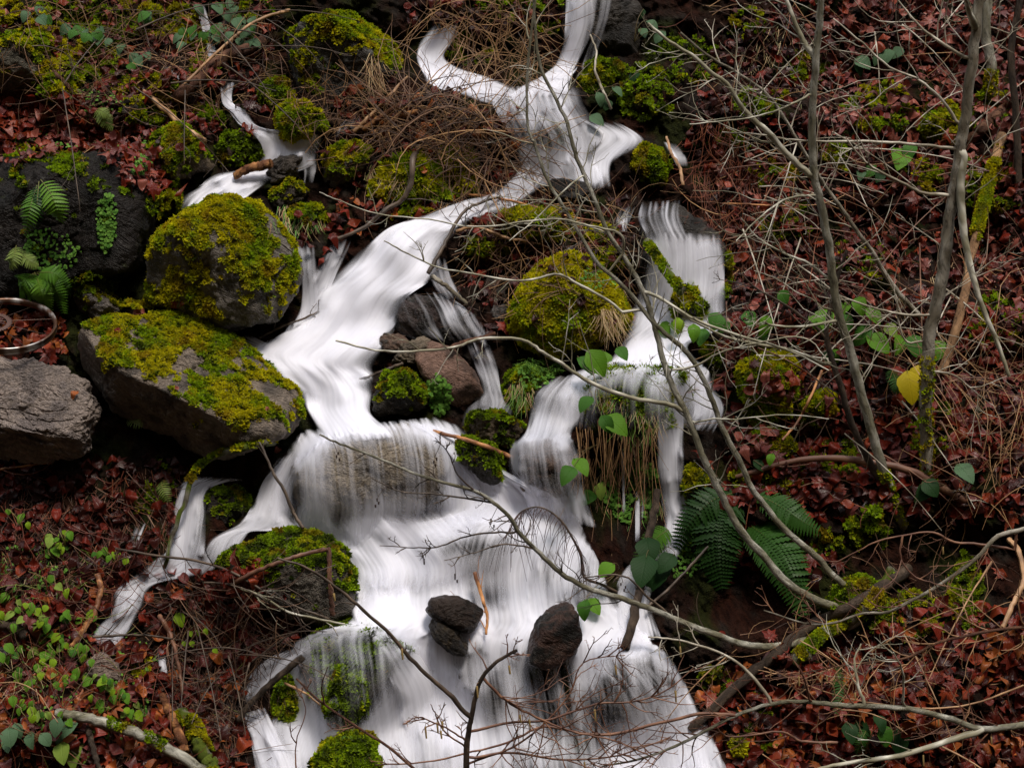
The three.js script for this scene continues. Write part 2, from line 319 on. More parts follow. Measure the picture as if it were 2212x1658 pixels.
  const nor = g.attributes.normal.array, cover = new Float32Array(n);
  for (let k = 0; k < n; k++) {
    const x = pos[k * 3], y = pos[k * 3 + 1], z = pos[k * 3 + 2], nx = nor[k * 3], ny = nor[k * 3 + 1], nz = nor[k * 3 + 2];
    const f1 = fbm(x * 5 + seed, y * 5, z * 5, 3), f2 = n3(x * 26, y * 26, z * 26 + seed), f3 = n3(x * 60, y * 60, z * 60);
    let c = mix3(opt.col, opt.col2, sst(-0.1, 0.35, f1 + 0.25 * f2));
    c = mix3(c, [0.30, 0.29, 0.24], 0.5 * sst(0.45, 0.7, fbm(x * 11, y * 11 + seed, z * 11, 2)) * (opt.lichen ?? 0.6));
    const gr = 0.85 + 0.22 * f3 + 0.15 * f2; c = [c[0] * gr, c[1] * gr, c[2] * gr];
    let mo = opt.moss ? sst(-0.12, 0.22, (ny - opt.mossLo) * 0.75 + (opt.moss - 0.5) * 1.1 + (opt.mossN ?? 0.75) * fbm(x * 3.4 + seed, y * 3.4, z * 3.4, 3) + 0.28 * n3(x * 16, y * 16, z * 16 + seed)) : 0;
    if (opt.mossDir) mo *= sst(-0.25, 0.2, nx * opt.mossDir[0] + ny * opt.mossDir[1] + nz * opt.mossDir[2] + 0.4 * f1);
    cover[k] = mo; const u = mix3(c, [0.035, 0.045, 0.006], mo * 0.9);
    col[k * 3] = u[0]; col[k * 3 + 1] = u[1]; col[k * 3 + 2] = u[2];
  }
  g.setAttribute('color', new THREE.BufferAttribute(col, 3));
  const G = group(opt.name), base = V(P.x, P.y - size * 0.8, P.z); G.position.copy(base);
  { const q = new Float32Array(pos); for (let k = 0; k < n; k++) { q[k * 3] -= base.x; q[k * 3 + 1] -= base.y; q[k * 3 + 2] -= base.z; } g.setAttribute('position', new THREE.BufferAttribute(q, 3)); }
  part('stone', g, opt.mat ?? (opt.wetness ? M.wetrock : M.rock), G);
  if (opt.moss) {
    const list = [], I = S.i, dens = (opt.mossDens ?? 13000) * 1;
    for (let t = 0; t < I.length; t += 3) {
      const a = I[t], b = I[t + 1], c = I[t + 2], mo = (cover[a] + cover[b] + cover[c]) / 3; if (mo < 0.05) continue;
      const ax = pos[a * 3], ay = pos[a * 3 + 1], az = pos[a * 3 + 2], e1 = V(pos[b * 3] - ax, pos[b * 3 + 1] - ay, pos[b * 3 + 2] - az), e2 = V(pos[c * 3] - ax, pos[c * 3 + 1] - ay, pos[c * 3 + 2] - az);
      const nn = V().crossVectors(e1, e2), area = nn.length() / 2; nn.normalize();
      if (nn.dot(camB) < -0.3) continue;
      let want = area * dens * sst(0.05, 0.6, mo); want = Math.floor(want) + (r() < want % 1 ? 1 : 0);
      for (let q = 0; q < want; q++) {
        let s1 = r(), s2 = r(); if (s1 + s2 > 1) { s1 = 1 - s1; s2 = 1 - s2; }
        const px = ax + e1.x * s1 + e2.x * s2, py = ay + e1.y * s1 + e2.y * s2, pz = az + e1.z * s1 + e2.z * s2;
        const dir = nn.clone().multiplyScalar(0.8).add(V((r() - 0.5) * 0.6, 0.25 + (opt.hang ? -0.6 : 0) + (r() - 0.5) * 0.4, (r() - 0.5) * 0.6)).normalize();
        const cush = 0.65 + 0.6 * sst(-0.3, 0.6, n3(px * 14, py * 14, pz * 14));
        list.push([frame(V(px - base.x, py - base.y, pz - base.z), dir, r() * 6.3, cush * (0.7 + r() * 0.6) * (opt.tuft ?? 1)), mossColor(px, py, pz, opt.tone, r)]);
      }
    }
    if (list.length) { const im = instanced('moss', opt.hang ? TUFT_LONG : TUFT, M.moss, list); G.add(im); }
  }
  tag(G, label, opt.category, opt.group);
  raster(top, pos, S.i, id); if (opt.bed) raster(bed, pos, S.i);
  rocks.push({ G, P, size, D, opt, poly });
  return G;
}
const T = STONE;
// stones the water runs over come first
boulder('broad pale boulder veiled by the central fan of water', pts(625, 1010, 680, 955, 780, 920, 880, 912, 950, 950, 985, 1010, 965, 1090, 900, 1130, 780, 1140, 690, 1120, 640, 1080), { bed: true, depth: 0.75, out: 0.12, col: [0.30, 0.25, 0.19], col2: T.grey, wetness: 1, facets: 3, rough: 0.7 });
boulder('wet rounded boulder under the lower left curtain of water', pts(640, 1420, 680, 1365, 750, 1345, 840, 1355, 900, 1400, 910, 1490, 860, 1545, 760, 1555, 670, 1520), { bed: true, depth: 0.8, out: 0.0, col: T.dark, col2: [0.06, 0.07, 0.03], wetness: 1, facets: 3, rough: 0.7, moss: 0.35, mossLo: 0.4, tone: -0.6 });
boulder('mossy wet stone seen through the lower left curtain of water', pts(700, 1500, 720, 1450, 765, 1440, 790, 1470, 790, 1540, 760, 1570, 710, 1560), { bed: true, depth: 0.9, out: 0.45, col: T.dark, col2: T.black, wetness: 1, moss: 0.7, mossLo: -0.3, tone: -0.6, facets: 3 });
boulder('dark rounded stone under the lower right spread of water', pts(1260, 1440, 1310, 1405, 1390, 1400, 1450, 1440, 1470, 1520, 1420, 1570, 1320, 1570, 1265, 1520), { bed: true, depth: 0.7, out: 0.05, col: T.dark, col2: T.black, wetness: 1, facets: 4 });
boulder('low wet boulder between the two middle tiers of water', pts(900, 1150, 960, 1120, 1060, 1125, 1120, 1170, 1130, 1240, 1050, 1275, 950, 1265, 890, 1220), { bed: true, depth: 0.6, out: 0.0, col: T.dark, col2: T.black, wetness: 1, facets: 4 });
boulder('smooth stone under the rightmost lower fall', pts(1180, 1480, 1215, 1455, 1250, 1470, 1260, 1560, 1230, 1620, 1180, 1600), { bed: true, depth: 0.7, out: 0.0, col: T.dark, col2: T.black, wetness: 1, facets: 4 });
boulder('low stone splitting the bottom centre of the cascade', pts(1035, 1480, 1060, 1455, 1095, 1470, 1105, 1540, 1080, 1580, 1040, 1560), { bed: true, depth: 0.7, out: 0.05, col: T.dark, col2: T.black, wetness: 1, facets: 4 });
boulder('mossy boulder under the right hand fall with hanging roots', pts(1235, 900, 1255, 835, 1310, 798, 1400, 790, 1480, 800, 1510, 860, 1490, 930, 1420, 965, 1310, 965, 1250, 945), { bed: true, depth: 0.85, out: 0.15, col: T.dark, col2: T.black, wetness: 1, moss: 0.36, mossLo: -0.1, tone: -0.45, facets: 3, hang: true, tuft: 0.75 });
boulder('smooth wet boulder under the left arm of the right hand fall', pts(1140, 900, 1160, 840, 1205, 812, 1260, 820, 1280, 880, 1255, 950, 1190, 960, 1145, 945), { bed: true, depth: 0.7, out: 0.1, col: T.dark, col2: T.black, wetness: 1, facets: 3 });
boulder('round stone domed with water below the right hand fall', pts(1100, 985, 1125, 945, 1180, 935, 1235, 955, 1260, 1010, 1250, 1070, 1190, 1085, 1125, 1055), { bed: true, depth: 0.8, out: 0.2, col: T.brown, col2: T.dark, wetness: 1, facets: 2 });
boulder('wet black stone with three threads of water in mid stream', pts(838, 705, 868, 648, 912, 630, 950, 640, 968, 700, 940, 725, 870, 728), { name: 'stone', category: 'stone', bed: true, depth: 0.8, out: 0.35, col: [0.06, 0.045, 0.042], col2: T.black, wetness: 1, facets: 8, rough: 0.5 });
boulder('rounded wet stone draped with a small fan of water', pts(935, 735, 955, 685, 1000, 668, 1038, 690, 1050, 745, 990, 755), { name: 'stone', category: 'stone', bed: true, depth: 0.85, out: 0.35, col: T.dark, col2: T.black, wetness: 1, facets: 3 });
boulder('greenish wet stone in the upper stream', pts(1125, 295, 1160, 268, 1210, 265, 1245, 290, 1235, 325, 1190, 338, 1135, 322), { name: 'stone', category: 'stone', bed: true, depth: 0.8, out: 0.2, col: [0.07, 0.08, 0.055], col2: T.dark, wetness: 1, facets: 3 });
boulder('wet rock face behind the top waterfall', pts(1200, 0, 1260, -40, 1380, -40, 1385, 60, 1375, 130, 1300, 150, 1240, 150, 1205, 90), { bed: true, depth: 0.5, out: -0.15, col: T.dark, col2: T.black, wetness: 1, facets: 6 });
boulder('wet rock face behind the right hand upper fall', pts(1380, 470, 1460, 440, 1560, 500, 1575, 600, 1560, 690, 1440, 690, 1380, 600), { bed: true, depth: 0.45, out: -0.1, col: T.dark, col2: T.black, wetness: 1, facets: 5 });
boulder('dark stone beside the small left cascade', pts(440, 1065, 490, 1042, 535, 1065, 545, 1110, 500, 1145, 445, 1135), { name: 'stone', category: 'stone', bed: true, depth: 0.8, out: 0.15, col: T.dark, col2: T.black, wetness: 1, moss: 0.4, mossLo: 0.3, tone: -0.5 });

// large boulders
boulder('tall mossy boulder above the left stream', pts(600, 52, 650, 24, 730, 16, 800, 45, 852, 85, 868, 132, 850, 170, 803, 190, 790, 230, 757, 258, 700, 245, 655, 200, 622, 165, 612, 95), { depth: 0.9, out: 0.35, col: [0.13, 0.125, 0.115], col2: T.dark, moss: 0.46, mossLo: 0.22, tone: -0.02, cuts: [[-0.75, -0.1, 0.65, 0.72], [-0.1, -0.36, 0.93, 0.50]], facets: 4 });
boulder('mossy lump at the foot of the tall boulder', pts(548, 205, 575, 172, 612, 168, 628, 205, 612, 250, 572, 258), { depth: 0.8, out: 0.25, moss: 0.72, mossLo: -0.1, tone: -0.2, col: T.dark });
boulder('bright moss cushion above the left pool', pts(588, 255, 618, 217, 660, 212, 700, 245, 700, 285, 640, 300, 590, 295), { depth: 0.8, out: 0.4, moss: 0.85, mossLo: -0.3, tone: 0.05, col: T.dark });
boulder('large rounded boulder thick with yellow moss', pts(278, 610, 290, 560, 350, 490, 420, 440, 475, 420, 540, 432, 592, 468, 632, 530, 648, 590, 642, 640, 600, 690, 560, 702, 500, 720, 475, 722, 430, 690, 380, 662, 320, 655), { depth: 0.75, out: 0.45, col: [0.24, 0.21, 0.18], col2: [0.10, 0.09, 0.08], moss: 0.62, mossLo: 0.12, mossN: 1.1, tone: 0.2, facets: 5, cuts: [[0.75, -0.15, 0.65, 0.86], [0, -0.35, 0.9, 0.7]], mossDir: [-0.35, 0.6, 0.6] });
boulder('long slanting boulder with a mossy top and dark underside', pts(122, 748, 170, 707, 240, 690, 320, 668, 390, 664, 450, 688, 492, 728, 545, 760, 592, 795, 640, 850, 658, 897, 628, 940, 572, 958, 485, 990, 430, 985, 360, 950, 280, 920, 215, 890, 180, 830, 140, 785), { depth: 0.85, out: 0.3, col: [0.30, 0.24, 0.19], col2: [0.12, 0.10, 0.085], moss: 0.30, mossLo: 0.25, mossN: 1.4, tone: 0.08, facets: 2, cuts: [[0.30, 0.72, 0.62, 0.34], [-0.40, -0.72, 0.55, 0.50], [0.9, 0.1, 0.3, 1.25]], pow: 3.2 });
boulder('flat grey layered stone at the left edge', pts(-60, 775, 60, 774, 130, 790, 182, 825, 208, 872, 202, 920, 188, 970, 150, 992, 60, 1005, -60, 1005), { name: 'layered_stone', category: 'stone', depth: 0.6, out: 0.75, col: [0.36, 0.29, 0.25], col2: [0.22, 0.18, 0.165], strata: 17, strataAmp: 0.03, tilt: 0.16, facets: 1, detail: 70, cuts: [[0.05, 0.52, 0.85, 0.36], [-0.1, -0.75, 0.6, 0.52]], pow: 3, lichen: 0.1 });
boulder('small angular stone with a mossy cap behind the wheel', pts(160, 645, 164, 605, 200, 608, 245, 638, 272, 680, 250, 697, 200, 692, 175, 675), { name: 'stone', category: 'stone', depth: 0.9, out: 0.3, col: [0.20, 0.17, 0.15], col2: [0.11, 0.1, 0.1], moss: 0.35, mossLo: 0.45, facets: 8 });
boulder('rounded boulder in golden moss beside the right stream', pts(1093, 655, 1130, 612, 1190, 562, 1230, 548, 1290, 568, 1350, 608, 1362, 660, 1345, 705, 1295, 745, 1245, 772, 1190, 778, 1130, 742, 1090, 705), { depth: 0.85, out: 0.45, col: T.dark, col2: T.black, moss: 0.88, mossLo: -0.2, tone: 0.22, facets: 4, hang: false, tuft: 1.25 });
boulder('smooth brown oval stone streaked with wet grain', pts(888, 752, 930, 735, 980, 752, 1025, 800, 1047, 850, 1038, 884, 990, 884, 940, 855, 905, 805), { name: 'stone', category: 'stone', depth: 0.7, out: 0.7, col: [0.24, 0.145, 0.11], col2: [0.11, 0.07, 0.055], wetness: 1, strata: 34, strataAmp: 0.006, tilt: 0.9, facets: 2, lichen: 0, rough: 0.35 });
boulder('tan wedge stone leaning behind the brown oval stone', pts(835, 795, 868, 745, 915, 721, 938, 742, 890, 790), { name: 'stone', category: 'stone', depth: 0.7, out: 0.7, col: [0.27, 0.21, 0.15], col2: [0.14, 0.11, 0.08], strata: 40, tilt: 0.4, facets: 4, lichen: 0 });
boulder('flat wet stone in the white water above the tan wedge', pts(808, 740, 830, 718, 880, 722, 890, 745, 850, 765, 815, 762), { name: 'stone', category: 'stone', depth: 0.7, out: 0.4, col: T.brown, col2: T.dark, wetness: 1 });
boulder('square dark mossy stone beside the white chute', pts(800, 835, 830, 802, 890, 795, 922, 832, 928, 875, 880, 893, 812, 897, 796, 872), { name: 'stone', category: 'stone', depth: 0.8, out: 0.7, col: [0.07, 0.06, 0.05], col2: T.black, moss: 0.42, mossLo: 0.05, tone: -0.45, mossDir: [0.6, 0.5, 0.3] });
boulder('low dark stone with a wet brown top', pts(998, 925, 1010, 896, 1060, 884, 1135, 900, 1143, 950, 1090, 968, 1020, 960), { name: 'stone', category: 'stone', depth: 0.8, out: 0.45, col: [0.12, 0.09, 0.06], col2: T.black, wetness: 1, moss: 0.3, mossLo: 0.0, tone: -0.6 });
boulder('grassy stone between the trickle and the right hand fall', pts(1085, 835, 1100, 800, 1150, 790, 1180, 810, 1170, 870, 1140, 900, 1095, 890), { name: 'stone', category: 'stone', depth: 0.8, out: 0.35, col: T.dark, col2: T.black, moss: 0.6, mossLo: 0, tone: -0.35 });
boulder('slanting mossy slab in the middle of the cascade', pts(955, 952, 1010, 942, 1068, 968, 1108, 1018, 1080, 1058, 1042, 1045, 990, 990), { name: 'slab', category: 'stone', depth: 0.7, out: 0.55, col: [0.09, 0.08, 0.06], col2: T.dark, moss: 0.5, mossLo: 0.05, tone: -0.3 });
boulder('big dark boulder with pale lichen top left of the cascade', pts(470, 1205, 490, 1155, 540, 1133, 610, 1137, 690, 1152, 742, 1182, 763, 1235, 764, 1332, 700, 1350, 600, 1338, 530, 1290, 485, 1245), { depth: 0.7, out: 0.5, col: [0.17, 0.15, 0.125], col2: T.dark, wetness: 0, moss: 0.42, mossLo: 0.25, tone: -0.45, cuts: [[0, 0.75, 0.6, 0.62], [0, -0.3, 0.95, 0.6]], facets: 3 });
boulder('dark block standing in the lower white water', pts(918, 1318, 930, 1290, 980, 1284, 1032, 1290, 1045, 1320, 1032, 1368, 1000, 1382, 955, 1358), { name: 'stone', category: 'stone', depth: 0.9, out: 0.9, col: [0.045, 0.032, 0.026], col2: [0.018, 0.016, 0.014], wetness: 1, facets: 8, rough: 0.5 });
boulder('long slab leaning against the dark block in the water', pts(915, 1345, 930, 1328, 985, 1358, 1032, 1400, 1040, 1432, 1000, 1432, 958, 1402, 922, 1372), { name: 'slab', category: 'stone', depth: 0.7, out: 1.3, col: [0.06, 0.045, 0.03], col2: [0.024, 0.02, 0.017], wetness: 1, facets: 4, rough: 0.5, strata: 28, strataAmp: 0.006, tilt: 0.8 });
boulder('tall dark reddish stone standing in the lower cascade', pts(1128, 1400, 1150, 1350, 1190, 1306, 1222, 1297, 1258, 1300, 1260, 1370, 1243, 1412, 1185, 1448, 1135, 1445), { name: 'stone', category: 'stone', depth: 0.85, out: 0.75, col: [0.075, 0.042, 0.033], col2: [0.020, 0.018, 0.016], wetness: 1, rough: 0.45, cuts: [[-0.3, 0.75, 0.55, 0.7], [0.1, -0.25, 0.96, 0.7]], facets: 5, pow: 4 });
boulder('round mossy stone at the bottom edge under the water', pts(680, 1640, 700, 1602, 750, 1576, 800, 1590, 815, 1640, 810, 1700, 680, 1700), { name: 'stone', category: 'stone', depth: 0.9, out: 0.6, col: T.dark, col2: T.black, moss: 0.85, mossLo: -0.3, tone: -0.15, facets: 2 });
// left bank
boulder('grey boulder with olive moss at the upper left edge', pts(-40, 110, 40, 80, 92, 98, 108, 140, 88, 185, 30, 195, -40, 185), { depth: 0.8, out: 0.35, col: [0.19, 0.17, 0.13], col2: [0.09, 0.08, 0.06], moss: 0.35, mossLo: 0.15, tone: -0.1 });
boulder('small bright moss cushion under the upper left boulder', pts(88, 190, 105, 176, 132, 182, 138, 205, 112, 215, 92, 208), { name: 'stone', category: 'stone', depth: 0.9, out: 0.4, moss: 0.95, mossLo: -0.4, tone: 0.2, col: T.dark });
boulder('massive dark wet rock with leaf covered top and trickles', pts(-60, 345, 60, 322, 150, 325, 230, 318, 290, 345, 318, 400, 325, 520, 290, 600, 200, 640, -60, 655), { name: 'rock_outcrop', category: 'rock', depth: 0.55, out: 0.35, col: [0.022, 0.018, 0.016], col2: [0.012, 0.011, 0.010], wetness: 1, moss: 0.22, mossLo: 0.5, tone: -0.55, facets: 3, cuts: [[0, -0.12, 0.99, 0.40], [0, 0.85, 0.4, 0.72]], pow: 4 });
boulder('mossy rounded stone above the left pool', pts(312, 325, 350, 278, 390, 264, 432, 300, 468, 365, 452, 390, 390, 398, 330, 365), { depth: 0.8, out: 0.35, col: [0.20, 0.15, 0.10], col2: [0.08, 0.06, 0.045], moss: 0.48, mossLo: 0.1, tone: -0.15, mossDir: [-0.5, 0.6, 0.4] });
boulder('small upright tan stone on the left bank', pts(255, 240, 268, 208, 300, 206, 310, 235, 305, 258, 265, 258), { name: 'stone', category: 'stone', depth: 0.8, out: 0.3, col: [0.19, 0.16, 0.10], col2: T.dark, moss: 0.25, mossLo: 0.2 });
boulder('reddish mossy hump left of the small pool', pts(468, 330, 490, 285, 530, 280, 555, 310, 550, 350, 512, 365, 478, 360), { depth: 0.8, out: 0.2, col: [0.08, 0.045, 0.03], col2: T.black, moss: 0.55, mossLo: 0.2, tone: -0.4 });
boulder('angular dark stone rising from the left pool', pts(556, 375, 590, 340, 628, 330, 660, 345, 662, 378, 620, 392, 575, 400), { name: 'stone', category: 'stone', depth: 0.8, out: 0.45, col: [0.12, 0.10, 0.085], col2: T.dark, facets: 9 });
boulder('cluster stone below the left pool', pts(565, 420, 590, 395, 640, 388, 668, 415, 660, 445, 600, 455), { name: 'stone', category: 'stone', depth: 0.8, out: 0.3, col: [0.10, 0.08, 0.065], col2: T.dark, moss: 0.25 });
boulder('mossy stone tucked behind the large yellow boulder', pts(610, 470, 640, 440, 690, 445, 710, 475, 690, 510, 640, 515), { name: 'stone', category: 'stone', depth: 0.8, out: 0.25, moss: 0.6, mossLo: 0.1, tone: -0.2, col: T.dark });
boulder('grey flat stone with moss right of the left pool', pts(688, 355, 720, 320, 775, 302, 806, 325, 790, 365, 760, 392, 715, 405, 690, 388), { depth: 0.8, out: 0.35, col: [0.20, 0.185, 0.175], col2: [0.09, 0.085, 0.08], moss: 0.5, mossLo: 0.1, tone: 0.05 });
boulder('hanging bright moss cushion below the brushwood heap', pts(945, 330, 985, 318, 1022, 330, 1030, 365, 1010, 398, 972, 392, 945, 368), { depth: 0.8, out: 0.35, moss: 0.95, mossLo: -0.5, tone: 0.15, col: T.dark, hang: true });
boulder('mossy mound under the brushwood heap', pts(800, 400, 840, 345, 900, 330, 950, 370, 960, 420, 900, 455, 830, 450), { depth: 0.6, out: 0.1, moss: 0.6, mossLo: 0.1, tone: 0.0, col: T.dark, hang: true });
boulder('flat black slab bridging the upper stream', pts(1152, 395, 1200, 384, 1265, 395, 1303, 428, 1285, 452, 1210, 436, 1160, 418), { name: 'slab', category: 'stone', depth: 0.9, out: 0.5, col: [0.035, 0.033, 0.032], col2: T.black, wetness: 1, facets: 8, rough: 0.5 });
boulder('stepped mossy ledge in the middle of the slope', pts(990, 470, 1060, 445, 1150, 455, 1250, 465, 1330, 490, 1320, 530, 1220, 530, 1100, 520, 1000, 525), { name: 'rock_ledge', category: 'rock', depth: 0.8, out: 0.1, col: [0.13, 0.115, 0.10], col2: T.dark, moss: 0.4, mossLo: 0.25, tone: 0.0, strata: 14, facets: 8, hang: true });
boulder('reddish upright stone beside the golden mossy boulder', pts(1040, 645, 1055, 600, 1080, 588, 1100, 610, 1090, 650, 1060, 662), { name: 'stone', category: 'stone', depth: 0.8, out: 0.2, col: [0.18, 0.09, 0.055], col2: T.dark, facets: 8 });
boulder('pale grey pebble stone at the left foot of the golden mossy boulder', pts(1055, 690, 1068, 662, 1095, 655, 1108, 675, 1095, 705, 1068, 708), { name: 'stone', category: 'stone', depth: 0.8, out: 0.4, col: [0.20, 0.18, 0.17], col2: T.dark, facets: 8 });
// right bank
boulder('mossy hump with a fern at the right bank of the upper stream', pts(1350, 345, 1385, 310, 1430, 320, 1450, 360, 1430, 400, 1380, 405), { depth: 0.7, out: 0.2, moss: 0.8, mossLo: -0.2, tone: -0.1, col: T.dark });
boulder('moss covered bank stone beside the top waterfall', pts(1235, 180, 1270, 140, 1330, 115, 1365, 130, 1340, 180, 1290, 220, 1250, 225), { depth: 0.6, out: 0.15, moss: 0.8, mossLo: -0.1, tone: -0.2, col: T.dark });
boulder('mossy stump stone dividing the right hand fall', pts(1440, 640, 1458, 612, 1495, 615, 1525, 650, 1532, 700, 1500, 712, 1455, 690), { depth: 0.8, out: 0.5, moss: 0.7, mossLo: 0.0, tone: -0.1, col: T.dark, bed: false });
boulder('mossy stone at the right edge of the domed fall', pts(1515, 760, 1530, 728, 1560, 730, 1572, 775, 1555, 808, 1525, 800), { name: 'stone', category: 'stone', depth: 0.8, out: 0.3, moss: 0.8, mossLo: -0.2, tone: -0.1, col: T.dark });
boulder('olive mossy boulder on the right bank', pts(1588, 845, 1592, 798, 1622, 775, 1680, 785, 1725, 815, 1735, 870, 1700, 905, 1640, 915, 1600, 890), { depth: 0.75, out: 0.4, moss: 0.9, mossLo: -0.4, tone: -0.12, col: T.dark, facets: 3 });
boulder('bright green moss cushion on top of the olive boulder', pts(1600, 778, 1630, 752, 1690, 758, 1738, 772, 1745, 800, 1700, 808, 1640, 790), { name: 'stone', category: 'stone', depth: 0.9, out: 0.6, moss: 0.95, mossLo: -0.4, tone: 0.2, col: T.dark });
boulder('small moss cushion right of the olive boulder', pts(1722, 885, 1755, 850, 1790, 845, 1818, 865, 1812, 895, 1770, 915, 1735, 908), { name: 'stone', category: 'stone', depth: 0.9, out: 0.5, moss: 0.95, mossLo: -0.3, tone: 0.08, col: T.dark });
boulder('leaf strewn mossy stone below the olive boulder', pts(1590, 960, 1640, 925, 1710, 930, 1735, 970, 1700, 1000, 1630, 1005), { name: 'stone', category: 'stone', depth: 0.7, out: 0.25, moss: 0.6, mossLo: 0, tone: -0.1, col: T.dark });
boulder('dark mossy bank stone above the green ferns', pts(1470, 1050, 1490, 1010, 1530, 1005, 1545, 1050, 1520, 1095, 1480, 1090), { name: 'stone', category: 'stone', depth: 0.7, out: 0.2, moss: 0.75, mossLo: -0.1, tone: -0.2, col: T.dark });
boulder('upper right mossy ledge behind the twin trunk', pts(1990, 250, 2040, 225, 2090, 240, 2095, 290, 2050, 310, 1995, 295), { depth: 0.7, out: 0.2, moss: 0.85, mossLo: -0.2, tone: 0.0, col: T.dark });
// lower left bank
boulder('pinkish grey stone among the brambles', pts(178, 1430, 205, 1403, 235, 1415, 262, 1452, 288, 1492, 262, 1505, 210, 1480), { name: 'stone', category: 'stone', depth: 0.7, out: 0.5, col: [0.36, 0.27, 0.22], col2: [0.20, 0.15, 0.13], facets: 6 });
boulder('dark round stone at the lower left edge', pts(-30, 1420, 0, 1395, 30, 1405, 38, 1435, 15, 1455, -30, 1455), { name: 'stone', category: 'stone', depth: 0.7, out: 0.4, col: [0.10, 0.09, 0.085], col2: T.dark });
boulder('mossy shelf under the left curtain beside the leafy stick', pts(600, 1480, 625, 1450, 655, 1455, 660, 1520, 640, 1600, 605, 1600, 590, 1540), { name: 'stone', category: 'stone', depth: 0.7, out: 0.25, moss: 0.7, mossLo: -0.2, tone: -0.3, col: T.dark, wetness: 1 });
boulder('mossy root hump above the dark hollow on the left bank', pts(285, 1075, 310, 1035, 345, 1040, 352, 1090, 325, 1125, 292, 1115), { name: 'stone', category: 'stone', depth: 0.6, out: 0.2, moss: 0.5, mossLo: 0.1, tone: -0.4, col: [0.09, 0.07, 0.05] });
boulder('mossy root hump where the curved saplings stand', pts(1790, 1300, 1815, 1255, 1860, 1245, 1905, 1270, 1915, 1320, 1880, 1360, 1820, 1355), { name: 'root_hump', category: 'mossy hump', depth: 0.8, out: 0.35, col: [0.05, 0.035, 0.025], col2: T.black, moss: 0.7, mossLo: -0.1, tone: -0.25 });

// ------------------------------------------------------------------ water: sheets that run over the bed, thin films let the stone show
function blurField(F, r) {
  const out = new Float32Array(F.length), tmp = new Float32Array(F.length);
  for (let y = 0; y < GH; y++) { let s = 0, n = 0; for (let x = -r; x < GW; x++) { if (x + r < GW) { s += F[y * GW + x + r]; n++; } if (x - r - 1 >= 0) { s -= F[y * GW + x - r - 1]; n--; } if (x >= 0) tmp[y * GW + x] = s / n; } }
  for (let x = 0; x < GW; x++) { let s = 0, n = 0; for (let y = -r; y < GH; y++) { if (y + r < GH) { s += tmp[(y + r) * GW + x]; n++; } if (y - r - 1 >= 0) { s -= tmp[(y - r - 1) * GW + x]; n--; } if (y >= 0) out[y * GW + x] = s / n; } }
  return out;
}
const smooth = blurField(blurField(bed, 7), 5);
for (let k = 0; k < smooth.length; k++) smooth[k] = Math.max(smooth[k], lerp(smooth[k], bed[k], 0.5));
const wide = blurField(blurField(bed, 26), 20);
const thin = []; // where stone shows through: u, v, ru, rv, amount
let sheetNo = 0;
